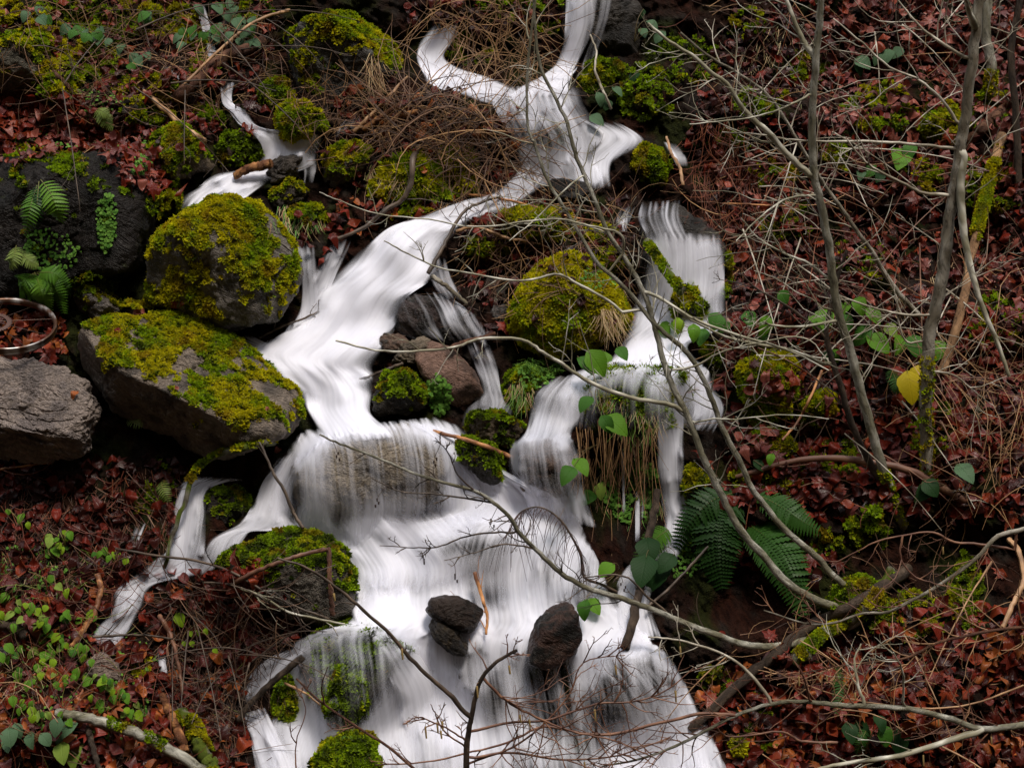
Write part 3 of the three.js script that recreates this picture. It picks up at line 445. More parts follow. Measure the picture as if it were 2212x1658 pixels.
function sheet(label, rows, o = {}) {
  const opt = { off: 0.028, soft: 0.32, streak: 1, cling: 1, layers: 2, seed: ++sheetNo * 5.3, ...o };
  const n = rows.length, P = (k, c) => rows[clamp(k, 0, n - 1)][c];
  const cr = (a, b, c, d, t) => 0.5 * (2 * b + (c - a) * t + (2 * a - 5 * b + 4 * c - d) * t * t + (3 * b - a - 3 * c + d) * t * t * t);
  let len = 0, wid = 0;
  for (let k = 0; k < n; k++) { wid = Math.max(wid, Math.hypot(P(k, 2) - P(k, 0), P(k, 3) - P(k, 1))); if (k) len += Math.hypot((P(k, 0) + P(k, 2) - P(k - 1, 0) - P(k - 1, 2)) / 2, (P(k, 1) + P(k, 3) - P(k - 1, 1) - P(k - 1, 3)) / 2); }
  const na = Math.round(clamp(wid / 2.6, 8, 300)), nl = Math.round(clamp(len / 5, 8, 160)), pxm = 0.00236;
  for (let layer = 0; layer < opt.layers; layer++) {
    const zz = new Float32Array((na + 1) * (nl + 1)), uvp = [];
    for (let j = 0; j <= nl; j++) {
      const q = j / nl * (n - 1), k = Math.min(n - 2, Math.floor(q)), t = q - k, e = [0, 1, 2, 3, 4].map((c) => cr(P(k - 1, c), P(k, c), P(k + 1, c), P(k + 2, c), t));
      for (let i = 0; i <= na; i++) {
        const s = i / na, wob = 6 * n3(s * 2.2 + opt.seed, j * 0.03, layer * 3);
        const u = lerp(e[0], e[2], s) + wob * (1 - Math.abs(2 * s - 1)), v = lerp(e[1], e[3], s), h = hit(smooth, u, v);
        let z = h.z; if (j) z = Math.max(z, zz[(j - 1) * (na + 1) + i] - 0.002);
        zz[j * (na + 1) + i] = z; uvp.push([u, v, e[4], s, Math.hypot(e[2] - e[0], e[3] - e[1]) * pxm]);
      }
    }
    for (let pass = 0; pass < 24; pass++) { if (pass % 4 === 3) for (let k = 0; k < zz.length; k++) { const p = onZ(uvp[k][0], uvp[k][1], zz[k]); zz[k] = Math.max(zz[k], sample(bed, p.x, p.y) - opt.off + 0.006); } const c = zz.slice(); for (let j = 1; j < nl; j++) for (let i = 1; i < na; i++) { const k = j * (na + 1) + i; zz[k] = (c[k] * 2 + c[k - 1] + c[k + 1] + c[k + na + 1] + c[k - na - 1]) / 6; } }
    const pos = new Float32Array((na + 1) * (nl + 1) * 3), col = new Float32Array((na + 1) * (nl + 1) * 4), idx = [];
    for (let j = 0; j <= nl; j++) for (let i = 0; i <= na; i++) {
      const k = j * (na + 1) + i, [u, v, den, s, w] = uvp[k], a = (s - 0.5) * w, l = j / nl * len * pxm, sd = opt.seed + layer * 31;
      const bend = a + 0.012 * n3(a * 5, l * 2.2, sd);
      const s1 = n3(bend * 11, l * 0.8, sd), s2 = n3(bend * 34, l * 1.0, sd + 9), s3 = n3(bend * 90, l * 1.4, sd + 17), s0 = n3(a * 4, l * 1.1, sd + 25), st = 0.30 * s0 + 0.32 * s1 + 0.28 * s2 + 0.22 * s3;
      const p = onZ(u, v, zz[k] + opt.off + layer * 0.012 + 0.004 * s1 + 0.0009 * s2 + 0.0002 * s3);
      pos.set([p.x, p.y, p.z], k * 3);
      let d = den; for (const h of thin) { const du = (u - h[0]) / h[2], dv = (v - h[1]) / h[3], q = du * du + dv * dv; if (q < 4) d -= h[4] * Math.exp(-q * 1.4); }
      const bx = sample(smooth, p.x, p.y) - sample(wide, p.x, p.y); d -= clamp((bx - 0.02) * 3.4, -0.12, 0.45) * opt.cling;
      const body = sst(0.86, 1.06, d);
      let al = lerp(Math.pow(clamp(d), 1.5) * 0.84 + st * 0.5 * opt.streak * (1 - 0.4 * d), 0.94 + 0.10 * st, body);
      const edge = Math.min(s, 1 - s) * w, ragged = opt.soft * Math.min(w, 0.5) * (0.55 + 0.75 * n3(l * 5, s > 0.5 ? 3 : 8, sd)) + 0.006;
      al *= sst(0, 1, clamp((edge + 0.012 * s2) / Math.max(0.008, ragged)));
      const tEnd = Math.min(opt.keepTop ? 1 : j / nl * len * pxm / 0.11, (1 - j / nl) * len * pxm / 0.10); al *= sst(0, 1, clamp(tEnd + 0.4 * s2));
      if (layer) al *= 0.7;
      al = clamp(al, 0, 1);
      col.set([0.81, 0.82, 0.91, al], k * 4);
      if (al > 0.25) { const c = cell(p.x, p.y); if (c >= 0) for (const o of [0, 1, -1, GW, -GW, GW + 1, -GW - 1, 2, -2]) if (c + o >= 0 && c + o < wet.length) wet[c + o] = 1; }
      if (i < na && j < nl) idx.push(k, k + na + 1, k + 1, k + 1, k + na + 1, k + na + 2);
    }
    const g = new THREE.BufferGeometry();
    g.setAttribute('position', new THREE.BufferAttribute(pos, 3)); g.setAttribute('color', new THREE.BufferAttribute(col, 4)); g.setIndex(idx); g.computeVertexNormals();
    const m = part(layer ? 'spray_layer' : 'water', g, M.water);
    if (!layer) { sheet.root = tag(m, label, null, null, 'structure'); } else sheet.root.add(m);
  }
}
thin.push([1120, 300, 20, 40, 0.4], [1240, 240, 24, 20, 0.3], [1235, 370, 30, 20, 0.35], [1150, 375, 16, 16, 0.3], [975, 120, 16, 20, 0.5], [830, 1010, 130, 55, 0.75], [930, 1075, 60, 55, 0.4], [735, 1125, 30, 40, 0.5], [890, 1120, 70, 25, 0.35], [640, 1080, 25, 60, 0.5],
  [800, 1385, 70, 28, 0.35], [765, 1500, 55, 60, 0.65], [700, 1400, 30, 40, 0.25], [850, 1500, 30, 60, 0.2], [1195, 1520, 45, 90, 0.9], [1070, 1500, 22, 70, 0.5], [1310, 1540, 35, 80, 0.55], [1260, 1600, 40, 60, 0.4], [1390, 1470, 60, 25, 0.3],
  [990, 1180, 100, 26, 0.45], [900, 1260, 60, 30, 0.2], [1060, 1290, 45, 40, 0.5], [1160, 1250, 80, 26, 0.15], [1090, 1345, 40, 20, 0.3], [1195, 1460, 60, 30, 0.7],
  [1185, 295, 55, 30, 0.6], [1130, 235, 40, 16, 0.25], [1250, 330, 30, 30, 0.3], [1270, 90, 14, 60, 0.3], [1470, 590, 40, 26, 0.1],
  [1350, 880, 80, 40, 0.3], [1190, 880, 30, 40, 0.15], [1180, 1010, 60, 30, 0.2], [900, 690, 45, 30, 0.35], [985, 725, 30, 25, 0.3], [860, 560, 60, 30, 0.06], [760, 640, 50, 20, 0.08]);
sheet('white water of the top right fall', [[1222, -30, 1300, -30, 0.8], [1222, 0, 1292, 0, 0.8], [1220, 60, 1285, 55, 0.85], [1212, 110, 1262, 108, 0.9], [1188, 150, 1245, 150, 0.92], [1115, 192, 1230, 178, 0.85], [1070, 215, 1235, 205, 0.8]], { keepTop: true });
sheet('thin second thread of the top fall', [[1290, -30, 1330, -30, 0.55], [1288, 50, 1312, 45, 0.5], [1268, 110, 1292, 110, 0.4], [1252, 150, 1288, 142, 0.35]], { keepTop: true, layers: 1 });
sheet('white water curling down at the upper left of the fork', [[938, 52, 992, 48, 0.9], [908, 90, 985, 82, 0.98], [900, 125, 960, 120, 1], [912, 155, 990, 145, 0.95], [932, 185, 1060, 168, 1], [1000, 207, 1115, 192, 0.85], [1060, 225, 1150, 210, 0.8]]);
sheet('braided white water of the upper stream', [[1050, 190, 1245, 180, 0.8], [1066, 230, 1262, 225, 0.66], [1088, 270, 1285, 262, 0.68], [1108, 310, 1300, 300, 0.7], [1118, 350, 1290, 345, 0.75], [1112, 385, 1306, 390, 0.66], [1100, 405, 1306, 408, 0.35]], { soft: 0.4 });
sheet('side spill right of the upper stream', [[1250, 255, 1330, 262, 0.6], [1290, 290, 1395, 305, 0.75], [1275, 340, 1330, 350, 0.7], [1285, 408, 1322, 402, 0.55]], { layers: 1 });
sheet('small white patch right of the upper stream', [[1425, 305, 1470, 312, 0.8], [1448, 335, 1486, 340, 0.9], [1462, 358, 1488, 360, 0.7]], { layers: 1 });
sheet('main white chute into the middle pool', [[1125, 350, 1205, 350, 0.82], [1098, 390, 1175, 395, 0.8], [1055, 420, 1142, 425, 0.72], [1000, 432, 1100, 452, 0.8], [935, 458, 1010, 480, 0.92], [850, 486, 985, 502, 0.97], [800, 522, 955, 546, 1.0], [745, 572, 935, 600, 1.02], [695, 625, 880, 642, 1.05], [650, 690, 860, 692, 1.05], [590, 730, 840, 740, 1.08], [540, 760, 810, 788, 1.08], [590, 802, 808, 815, 1.05], [640, 842, 805, 850, 1.05], [662, 885, 800, 890, 1.05], [690, 935, 830, 920, 1.05], [700, 960, 850, 945, 1.0]], { cling: 0.25, off: 0.055 });
sheet('left fringe of the main chute', [[715, 520, 760, 512, 0.5], [690, 560, 745, 560, 0.6], [665, 610, 720, 615, 0.7], [640, 680, 700, 680, 0.75], [600, 730, 690, 740, 0.85]], { layers: 1 });
sheet('little fall beside the yellow mossy boulder', [[638, 530, 678, 528, 0.55], [648, 570, 685, 575, 0.5], [652, 640, 690, 640, 0.55], [640, 710, 695, 705, 0.7]], { layers: 1 });
sheet('white inlet behind the long slanting boulder', [[490, 738, 540, 722, 0.7], [530, 750, 580, 742, 0.8], [570, 772, 640, 765, 1]], { layers: 1 });
sheet('threads of water over the black mid stream stones', [[865, 628, 960, 632, 0.35], [855, 670, 1010, 668, 0.38], [850, 710, 1045, 700, 0.5], [900, 735, 1055, 745, 0.6]], { layers: 1 });
sheet('thin fall behind the stick above the black stones', [[922, 555, 962, 555, 0.55], [928, 600, 975, 600, 0.4], [950, 645, 1005, 648, 0.4]], { layers: 1 });
sheet('trickle between the brown oval stone and the grass', [[995, 740, 1062, 738, 0.5], [1025, 790, 1075, 790, 0.5], [1040, 850, 1085, 850, 0.42], [1000, 892, 1115, 884, 0.35], [995, 950, 1060, 950, 0.28]], { layers: 1 });
sheet('white water fanning over the broad pale boulder', [[655, 928, 940, 900, 0.95], [628, 960, 1000, 925, 0.92], [602, 1010, 1045, 970, 0.78], [588, 1060, 1065, 1040, 0.66], [575, 1110, 1085, 1092, 0.62], [620, 1160, 1030, 1135, 0.6], [690, 1200, 960, 1180, 0.5]]);
sheet('foam at the foot of the broad boulder', [[610, 1120, 1010, 1100, 0.6], [640, 1150, 1030, 1130, 0.9], [690, 1190, 1040, 1165, 0.88], [750, 1240, 1040, 1215, 0.7], [780, 1290, 1000, 1270, 0.6]], { off: 0.05, soft: 0.5 });
sheet('strong white curtain at the left of the broad boulder', [[650, 935, 740, 930, 0.95], [635, 980, 720, 990, 0.92], [630, 1040, 710, 1050, 0.9], [630, 1100, 715, 1110, 0.85], [640, 1160, 730, 1165, 0.8]], { layers: 1 });
sheet('strong white chute at the right of the broad boulder', [[860, 905, 955, 918, 0.95], [930, 940, 1010, 950, 1], [990, 1005, 1080, 1010, 1.08], [1020, 1060, 1180, 1062, 1.1], [990, 1105, 1240, 1105, 1.0], [880, 1135, 1265, 1155, 0.9], [825, 1180, 1290, 1205, 0.66], [795, 1235, 1310, 1255, 0.60], [778, 1290, 1335, 1310, 0.68], [755, 1340, 1370, 1345, 0.95], [690, 1362, 1400, 1380, 0.92], [640, 1385, 1440, 1410, 0.68], [620, 1425, 1470, 1455, 0.56], [605, 1480, 1495, 1505, 0.54], [590, 1545, 1525, 1560, 0.56], [580, 1610, 1550, 1615, 0.6], [570, 1700, 1590, 1700, 0.62]], { soft: 0.12 });
sheet('bright chute between the dark boulder and the dark block', [[770, 1200, 860, 1190, 0.8], [765, 1270, 890, 1270, 0.95], [760, 1330, 920, 1330, 1.05], [810, 1400, 980, 1420, 0.95], [850, 1490, 1030, 1500, 0.8], [870, 1580, 1040, 1600, 0.8], [880, 1700, 1060, 1700, 0.8]], { layers: 1, soft: 0.3 });
sheet('bright flow right of the tall reddish stone', [[1260, 1290, 1370, 1290, 0.75], [1265, 1360, 1410, 1370, 0.95], [1240, 1430, 1400, 1430, 0.6], [1250, 1500, 1480, 1500, 0.6], [1290, 1600, 1540, 1600, 0.75], [1310, 1700, 1590, 1700, 0.9]], { layers: 1, soft: 0.3 });
sheet('grey veil left of the broad boulder', [[600, 990, 690, 950, 0.7], [565, 1040, 640, 1040, 0.68], [545, 1090, 630, 1100, 0.62], [515, 1130, 625, 1145, 0.72], [450, 1170, 540, 1150, 0.5], [430, 1235, 505, 1222, 0.42]]);
sheet('small left cascade beside the dark hollow', [[405, 1025, 530, 1035, 0.6], [388, 1055, 455, 1055, 0.72], [370, 1120, 445, 1120, 0.66], [355, 1190, 445, 1190, 0.7], [300, 1232, 455, 1235, 0.7], [252, 1272, 335, 1262, 0.55], [240, 1320, 305, 1310, 0.45], [205, 1362, 272, 1370, 0.42], [190, 1415, 232, 1410, 0.2]]);
sheet('upper water of the right hand stream', [[1392, 500, 1560, 505, 0.8], [1392, 525, 1562, 530, 0.92], [1392, 560, 1566, 560, 0.92], [1385, 610, 1565, 610, 0.86], [1370, 660, 1570, 660, 0.75], [1358, 700, 1575, 700, 0.72], [1345, 740, 1490, 742, 0.95], [1310, 778, 1505, 775, 1.0], [1235, 806, 1530, 800, 0.85], [1205, 840, 1545, 838, 0.66], [1210, 890, 1540, 885, 0.45], [1230, 930, 1510, 925, 0.3]], { off: 0.045, cling: 0.6 });
sheet('little lip fall at the head of the right hand stream', [[1388, 436, 1472, 432, 0.75], [1378, 470, 1474, 466, 0.6], [1392, 500, 1482, 500, 0.75], [1400, 525, 1500, 525, 0.8]], { layers: 1 });
sheet('thin spill beside the lip fall', [[1335, 448, 1372, 446, 0.6], [1328, 480, 1360, 478, 0.5], [1330, 505, 1356, 505, 0.4]], { layers: 1 });
sheet('left arm of the right hand fall', [[1190, 815, 1310, 800, 0.65], [1158, 850, 1275, 850, 0.74], [1145, 890, 1255, 900, 0.72], [1135, 932, 1235, 935, 0.8], [1103, 962, 1240, 955, 0.9], [1098, 1005, 1262, 1005, 0.82], [1110, 1045, 1265, 1055, 0.7], [1125, 1078, 1275, 1095, 0.8], [1130, 1110, 1290, 1140, 0.85]]);
sheet('right arm of the right hand fall, a long narrow curtain', [[1390, 800, 1480, 795, 0.6], [1408, 850, 1482, 850, 0.72], [1418, 920, 1478, 920, 0.78], [1420, 1000, 1478, 1000, 0.74], [1428, 1080, 1482, 1080, 0.68], [1430, 1150, 1490, 1150, 0.6], [1345, 1235, 1455, 1220, 0.5], [1330, 1300, 1405, 1290, 0.65], [1340, 1385, 1430, 1380, 0.75]]);
sheet('outer thread at the right edge of the domed fall', [[1478, 790, 1515, 790, 0.5], [1490, 840, 1545, 840, 0.6], [1500, 885, 1565, 885, 0.5], [1482, 925, 1540, 935, 0.42]], { layers: 1 });
sheet('thin thread of the left stream at the top', [[422, 10, 442, 10, 0.7], [434, 60, 456, 60, 0.6], [444, 100, 466, 100, 0.6], [450, 145, 478, 145, 0.6]], { layers: 1 });
sheet('white patch of the left stream behind the log', [[345, 142, 400, 148, 0.6], [380, 165, 412, 178, 0.7], [392, 195, 415, 200, 0.5]], { layers: 1 });
sheet('left stream dropping to the small pool', [[474, 178, 506, 178, 0.85], [480, 220, 502, 220, 0.9], [496, 242, 532, 240, 0.9], [520, 272, 568, 275, 0.8], [552, 296, 692, 292, 0.88], [568, 330, 685, 330, 0.9], [540, 362, 672, 360, 0.7], [465, 376, 590, 386, 0.85], [430, 402, 562, 406, 0.92], [398, 424, 525, 432, 0.9], [390, 455, 485, 445, 0.85]]);
sheet('spill beside the angular stone in the left pool', [[640, 335, 688, 335, 0.7], [655, 370, 682, 370, 0.65], [655, 395, 676, 395, 0.5]], { layers: 1 });
sheet('small white trickle under the tall mossy boulder', [[745, 260, 780, 240, 0.6], [725, 278, 772, 268, 0.65], [718, 298, 762, 290, 0.5]], { layers: 1 });
sheet('leaf edged spill at the lower left of the cascade', [[620, 1402, 690, 1390, 0.55], [562, 1432, 655, 1420, 0.68], [530, 1480, 592, 1472, 0.62], [512, 1525, 552, 1515, 0.5]], { layers: 1 });
sheet('lowest left chute at the bottom edge', [[525, 1540, 572, 1528, 0.6], [540, 1592, 602, 1580, 0.75], [550, 1650, 640, 1640, 0.85], [555, 1700, 670, 1700, 0.85]]);
for (const [l, u0, v0, u1, v1, w] of [['hair thin trickle at the left edge of the dark rock', 18, 375, 2, 560, 9], ['hair thin trickle beside the hanging fern', 156, 350, 152, 500, 7], ['single thread under the mossy boulder with roots', 1344, 965, 1350, 1110, 8], ['second thread under the mossy boulder with roots', 1398, 970, 1385, 1120, 7], ['third thread falling through the green hollow', 1375, 1060, 1378, 1170, 14], ['faint thread in the dark lower left hollow', 345, 1395, 355, 1470, 18], ['faint thread behind the dark brambles', 305, 1130, 290, 1170, 20], ['drip from the leaf jam', 488, 1235, 486, 1275, 10]])
  sheet(l, [[u0 - w / 2, v0, u0 + w / 2, v0, 0.7], [(u0 + u1) / 2 - w / 2, (v0 + v1) / 2, (u0 + u1) / 2 + w / 2, (v0 + v1) / 2, 0.75], [u1 - w / 2, v1, u1 + w / 2, v1, 0.7]], { layers: 1, off: 0.03, soft: 0.5 });

// ------------------------------------------------------------------ leaves
function leafGeo({ L = 0.08, W = 0.05, peak = 0.45, tip = 1, curl = 0.3, fold = 0.25, teeth = 0, wave = 0, seed = 1, n = 8 }) { // lies in xz, stalk end at 0, along +z, face +y
  const r = rng(seed), b = new MB(), o = [1, 1, 1], rows = [];
  for (let k = 0; k <= n; k++) {
    const t = k / n, e = t < peak ? Math.sin(t / peak * Math.PI / 2) : Math.pow(Math.cos((t - peak) / (1 - peak) * Math.PI / 2), tip), w = W / 2 * e * (1 + teeth * (k % 2 ? 0.5 : -0.5));
    const y = -curl * L * (t - 0.4) * (t - 0.4) * 1.6 + wave * L * 0.12 * Math.sin(t * 9 + seed), z = t * L, up = fold * w;
    rows.push([b.v(-w, y + up + wave * L * 0.1 * (r() - 0.5), z, o, 0.5 - w / W, t), b.v(0, y, z, o, 0.5, t), b.v(w, y + up + wave * L * 0.1 * (r() - 0.5), z, o, 0.5 + w / W, t)]);
  }
  for (let k = 0; k < n; k++) for (let s = 0; s < 2; s++) { const a = rows[k][s], c = rows[k][s + 1], d = rows[k + 1][s], e = rows[k + 1][s + 1]; b.t(a, d, c); b.t(c, d, e); }
  const g = b.geo(); g.deleteAttribute('color'); return g;
}
function lobedGeo({ L = 0.1, curl = 0.4, seed = 1 }) { // five-lobed dry leaf, crumpled
  const r = rng(seed), b = new MB(), o = [1, 1, 1], c0 = b.v(0, 0, 0.25 * L, o, 0.5, 0.25), ring = [], N = 20;
  for (let k = 0; k < N; k++) {
    const a = k / N * 6.283, tipness = [1, 0.55, 0.8, 0.5][k % 4], back = 0.45 + 0.55 * sst(-1, 0.6, Math.cos(a)), rr = L * 0.6 * tipness * back;
    const x = Math.sin(a) * rr, z = 0.25 * L + Math.cos(a) * rr * 1.2, y = -curl * (x * x + (z - 0.3 * L) * (z - 0.3 * L)) / L * (0.4 + r()) + (r() - 0.5) * 0.12 * L;
    ring.push([b.v(x * 0.5, y * 0.25 + (r() - 0.5) * 0.05 * L, 0.25 * L + (z - 0.25 * L) * 0.5, o, 0.5 + x / L * 0.4, z / L * 0.5), b.v(x, y, z, o, 0.5 + x / L * 0.8, z / L)]);
  }
  for (let k = 0; k < N; k++) { const [a, c] = ring[k], [d, e] = ring[(k + 1) % N]; b.t(c0, d, a); b.t(a, d, c); b.t(c, d, e); }
  for (let i = 0; i < b.i.length; i += 3) { const q = b.i[i + 1]; b.i[i + 1] = b.i[i + 2]; b.i[i + 2] = q; }
  const g = b.geo(); g.deleteAttribute('color'); return g;
}
const DEADGEO = [leafGeo({ L: 0.085, W: 0.055, curl: 0.5, fold: 0.5, wave: 1, seed: 3 }), leafGeo({ L: 0.095, W: 0.06, curl: 1.1, fold: -0.4, wave: 1.3, seed: 8, peak: 0.5 }), leafGeo({ L: 0.075, W: 0.055, curl: -0.7, fold: 0.7, wave: 0.8, seed: 12 }), lobedGeo({ L: 0.1, seed: 5 }), lobedGeo({ L: 0.11, curl: 0.9, seed: 9 }), leafGeo({ L: 0.09, W: 0.045, curl: 1.8, fold: 0.9, wave: 1.1, seed: 20, peak: 0.4 })];
const DEADC = [[0.125, 0.015, 0.008], [0.070, 0.010, 0.006], [0.17, 0.028, 0.010], [0.040, 0.009, 0.007], [0.22, 0.065, 0.046], [0.26, 0.072, 0.018], [0.12, 0.032, 0.029], [0.026, 0.006, 0.005]];
const deadMats = DEADC.map((c, i) => { const m = M.dead.clone(); m.name = 'dead_leaf_' + i; m.color.setRGB(...c); return m; });
const GREENC = [[0.085, 0.20, 0.012], [0.042, 0.125, 0.014], [0.17, 0.28, 0.010], [0.013, 0.042, 0.010], [0.075, 0.14, 0.07], [0.46, 0.36, 0.008], [0.19, 0.28, 0.045]];
const greenMats = GREENC.map((c, i) => { const m = M.green.clone(); m.vertexColors = false; m.name = 'green_leaf_' + i; m.color.setRGB(...c); return m; });
const GREENGEO = [leafGeo({ L: 1, W: 0.72, peak: 0.36, tip: 0.8, curl: 0.25, fold: 0.22, teeth: 0.06, seed: 2, n: 12 }), leafGeo({ L: 1, W: 0.66, peak: 0.42, tip: 0.7, curl: 0.5, fold: 0.3, teeth: 0.06, seed: 6, n: 12 }), leafGeo({ L: 1, W: 0.85, peak: 0.40, tip: 0.65, curl: 0.3, fold: 0.15, teeth: 0.04, seed: 7, n: 12 })];
const litterOk = (p, allowRock) => { const c = cell(p.x, p.y); if (c < 0) return true; if (wet[c]) return false; const o = owner[c]; return !(o >= 0) || allowRock > R(); };

// scattering over a zone of the slope; calls back with point and normal
function scatter(poly, n, fn, rock = 0.12, F = top) {
  let x0 = 1e9, x1 = -1e9, y0 = 1e9, y1 = -1e9; for (const [x, y] of poly) { x0 = Math.min(x0, x); x1 = Math.max(x1, x); y0 = Math.min(y0, y); y1 = Math.max(y1, y); }
  for (let k = 0, tries = 0; k < n && tries < n * 12; tries++) {
    const u = rnd(x0, x1), v = rnd(y0, y1); if (!inPoly(poly, u, v)) continue;
    const p = hit(F, u, v); if (!litterOk(p, rock)) continue;
    fn(p, normalAt(F, p.x, p.y, 0.018), u, v); k++;
  }
}
const ell = (u, v, ru, rv, n = 14) => Array.from({ length: n }, (_, k) => [u + ru * Math.cos(k / n * 6.283) * (0.85 + 0.3 * R()), v + rv * Math.sin(k / n * 6.283) * (0.85 + 0.3 * R())]);

// wording that places one of many alike things by what it lies beside
const MARKS = [['the pale speckled trunk', 1790, 560], ['the foot of the pale speckled trunk', 1920, 1060], ['the top of the pale speckled trunk', 1760, 120], ['the straight mottled trunk', 2010, 760], ['the foot of the mottled trunk', 2008, 1030], ['the top of the mottled trunk', 2100, 110], ['the yellow mossy pole', 2120, 450], ['the foot of the yellow mossy pole', 2035, 800], ['the olive mossy boulder', 1650, 850], ['the yellow leaf', 1967, 833], ['the long brown root', 1800, 992], ['the blue green bramble', 1900, 125], ['the lobed green leaf', 1946, 345], ['the right hand upper fall', 1570, 560], ['the rust red bracken', 1560, 420], ['the mossy footed trunk', 2138, 130], ['the upper mossy ledge', 2045, 270], ['the lower fern fronds', 1700, 1230], ['the dark fallen log', 1620, 1450], ['the mossy root log', 1850, 1330], ['the forking shrub branch', 1870, 1525], ['the five leaf bramble', 1890, 1585], ['the bent peeled stick', 2190, 1290], ['the bottom right corner', 2180, 1620],
  ['the hanging fern', 100, 400], ['the small upright tan stone', 285, 235], ['the bright moss cushion', 112, 196], ['the mossy rounded stone', 390, 330], ['the pinkish grey stone', 232, 1450], ['the birch like log', 280, 1580], ['the upper peeled stick', 213, 1280], ['the lower peeled stick', 180, 1365], ['the bright mossy log', 425, 1590], ['the orange barked branch', 375, 1560], ['the dark log end', 20, 1350], ['the leaf jam', 500, 1255], ['the small left cascade', 400, 1130], ['the layered stone', 100, 990], ['the grey green bramble', 90, 1590], ['the lower left spill', 560, 1460], ['the upper left boulder', 40, 140], ['the slim log', 480, 135], ['the top thread of water', 450, 80], ['the rotten bark strip', 360, 240], ['the dark hollow', 420, 1420], ['the big dark boulder', 620, 1240]];
function place(base, u, v) {
  let best = null, bd = 1e9; for (const m of MARKS) { const d = Math.hypot(m[1] - u, m[2] - v); if (d < bd) { bd = d; best = m; } }
  const du = u - best[1], dv = v - best[2], h = Math.abs(du) > 2 * Math.abs(dv), w = Math.abs(dv) > 2 * Math.abs(du), near = bd < 45 ? 'just ' : bd > 110 ? 'well ' : '';
  return base + ' ' + near + (h ? (du < 0 ? 'left of ' : 'right of ') : w ? (dv < 0 ? 'above ' : 'below ') : (dv < 0 ? 'above ' : 'below ') + 'and ' + (du < 0 ? 'left of ' : 'right of ')) + best[0];
}

// ------------------------------------------------------------------ stems
const BARK = {
  pale: (t, w, x, y, z) => { const f = n3(x * 9, y * 9, z * 9), s = n3(x * 55, y * 30, z * 55), c = mix3([0.26, 0.24, 0.16], [0.62, 0.60, 0.51], sst(-0.2, 0.6, f + 0.5 * s)); const g = 0.8 + 0.35 * n3(x * 120, y * 40, z * 120); return [c[0] * g, c[1] * g, c[2] * g]; },
  grey: (t, w, x, y, z) => { const f = n3(x * 12, y * 8, z * 12), c = mix3([0.20, 0.17, 0.12], [0.52, 0.48, 0.40], sst(-0.3, 0.7, f + 0.4 * n3(x * 70, y * 25, z * 70))); return c; },
  dark: (t, w, x, y, z) => { const f = n3(x * 20, y * 12, z * 20); return mix3([0.045, 0.032, 0.024], [0.12, 0.085, 0.06], sst(-0.3, 0.8, f)); },
  red: (t, w, x, y, z) => { const f = n3(x * 20, y * 12, z * 20); return mix3([0.10, 0.045, 0.03], [0.24, 0.12, 0.07], sst(-0.3, 0.8, f)); },
  tan: (t, w, x, y, z) => { const f = n3(x * 16, y * 10, z * 16); return mix3([0.20, 0.11, 0.055], [0.46, 0.27, 0.14], sst(-0.4, 0.7, f)); },
  orange: (t, w, x, y, z) => { const f = n3(x * 11, y * 9, z * 11), s = n3(x * 40, y * 30, z * 40); return mix3([0.15, 0.06, 0.028], [0.52, 0.24, 0.09], sst(-0.3, 0.6, f + 0.5 * s)); },
  mossy: (t, w, x, y, z) => { const f = fbm(x * 6, y * 6, z * 6, 2); return f > 0.0 ? [0.09, 0.12, 0.012] : mix3([0.06, 0.045, 0.03], [0.2, 0.19, 0.14], sst(-0.5, 0, f)); },
};
// twigs that leave a stem: zigzag, thinning, forking once or twice
function twigsOn(mb, P, n, len, r, col, from = 0.15, level = 0, side = 0) {
  for (let k = 0; k < n; k++) {
    const t = rnd(from, 1), i = clamp(Math.floor(t * (P.length - 1)), 0, P.length - 2), a = P[i], tan = P[i + 1].clone().sub(a).normalize();
    const s = side || (R() < 0.5 ? 1 : -1), ang = s * rnd(0.45, 1.05), d = V(tan.x * Math.cos(ang) - tan.y * Math.sin(ang), tan.x * Math.sin(ang) + tan.y * Math.cos(ang), tan.z * 0.5 + rnd(-0.35, 0.45)).normalize();
    const L = len * rnd(0.45, 1.2) * (1.1 - 0.6 * t), m = 6, Q = [a.clone()]; let dir = d.clone();
    for (let q = 1; q <= m; q++) { dir.add(V(rnd(-0.3, 0.3), rnd(-0.27, 0.34), rnd(-0.2, 0.2))).normalize(); Q.push(Q[q - 1].clone().addScaledVector(dir, L / m)); }
    mb.tube(Q, r * rnd(0.7, 1.1), r * 0.35, col, 5, 0.25);
    if (level > 0) twigsOn(mb, Q, 1 + Math.floor(R() * 3), L * 0.55, r * 0.6, col, 0.2, level - 1);
    else if (R() < 0.7) for (let q = 2; q <= m; q += 2) { const bd = Q[q].clone().addScaledVector(V(rnd(-1, 1), rnd(-0.3, 1), rnd(-0.3, 1)).normalize(), 0.012); mb.tube([Q[q], bd], r * 0.5, r * 0.35, col, 4); }
  }
}
const jag = (P, a) => P.map((p, i) => i && i < P.length - 1 ? p.clone().add(V(rnd(-a, a), rnd(-a, a), rnd(-a, a))) : p);
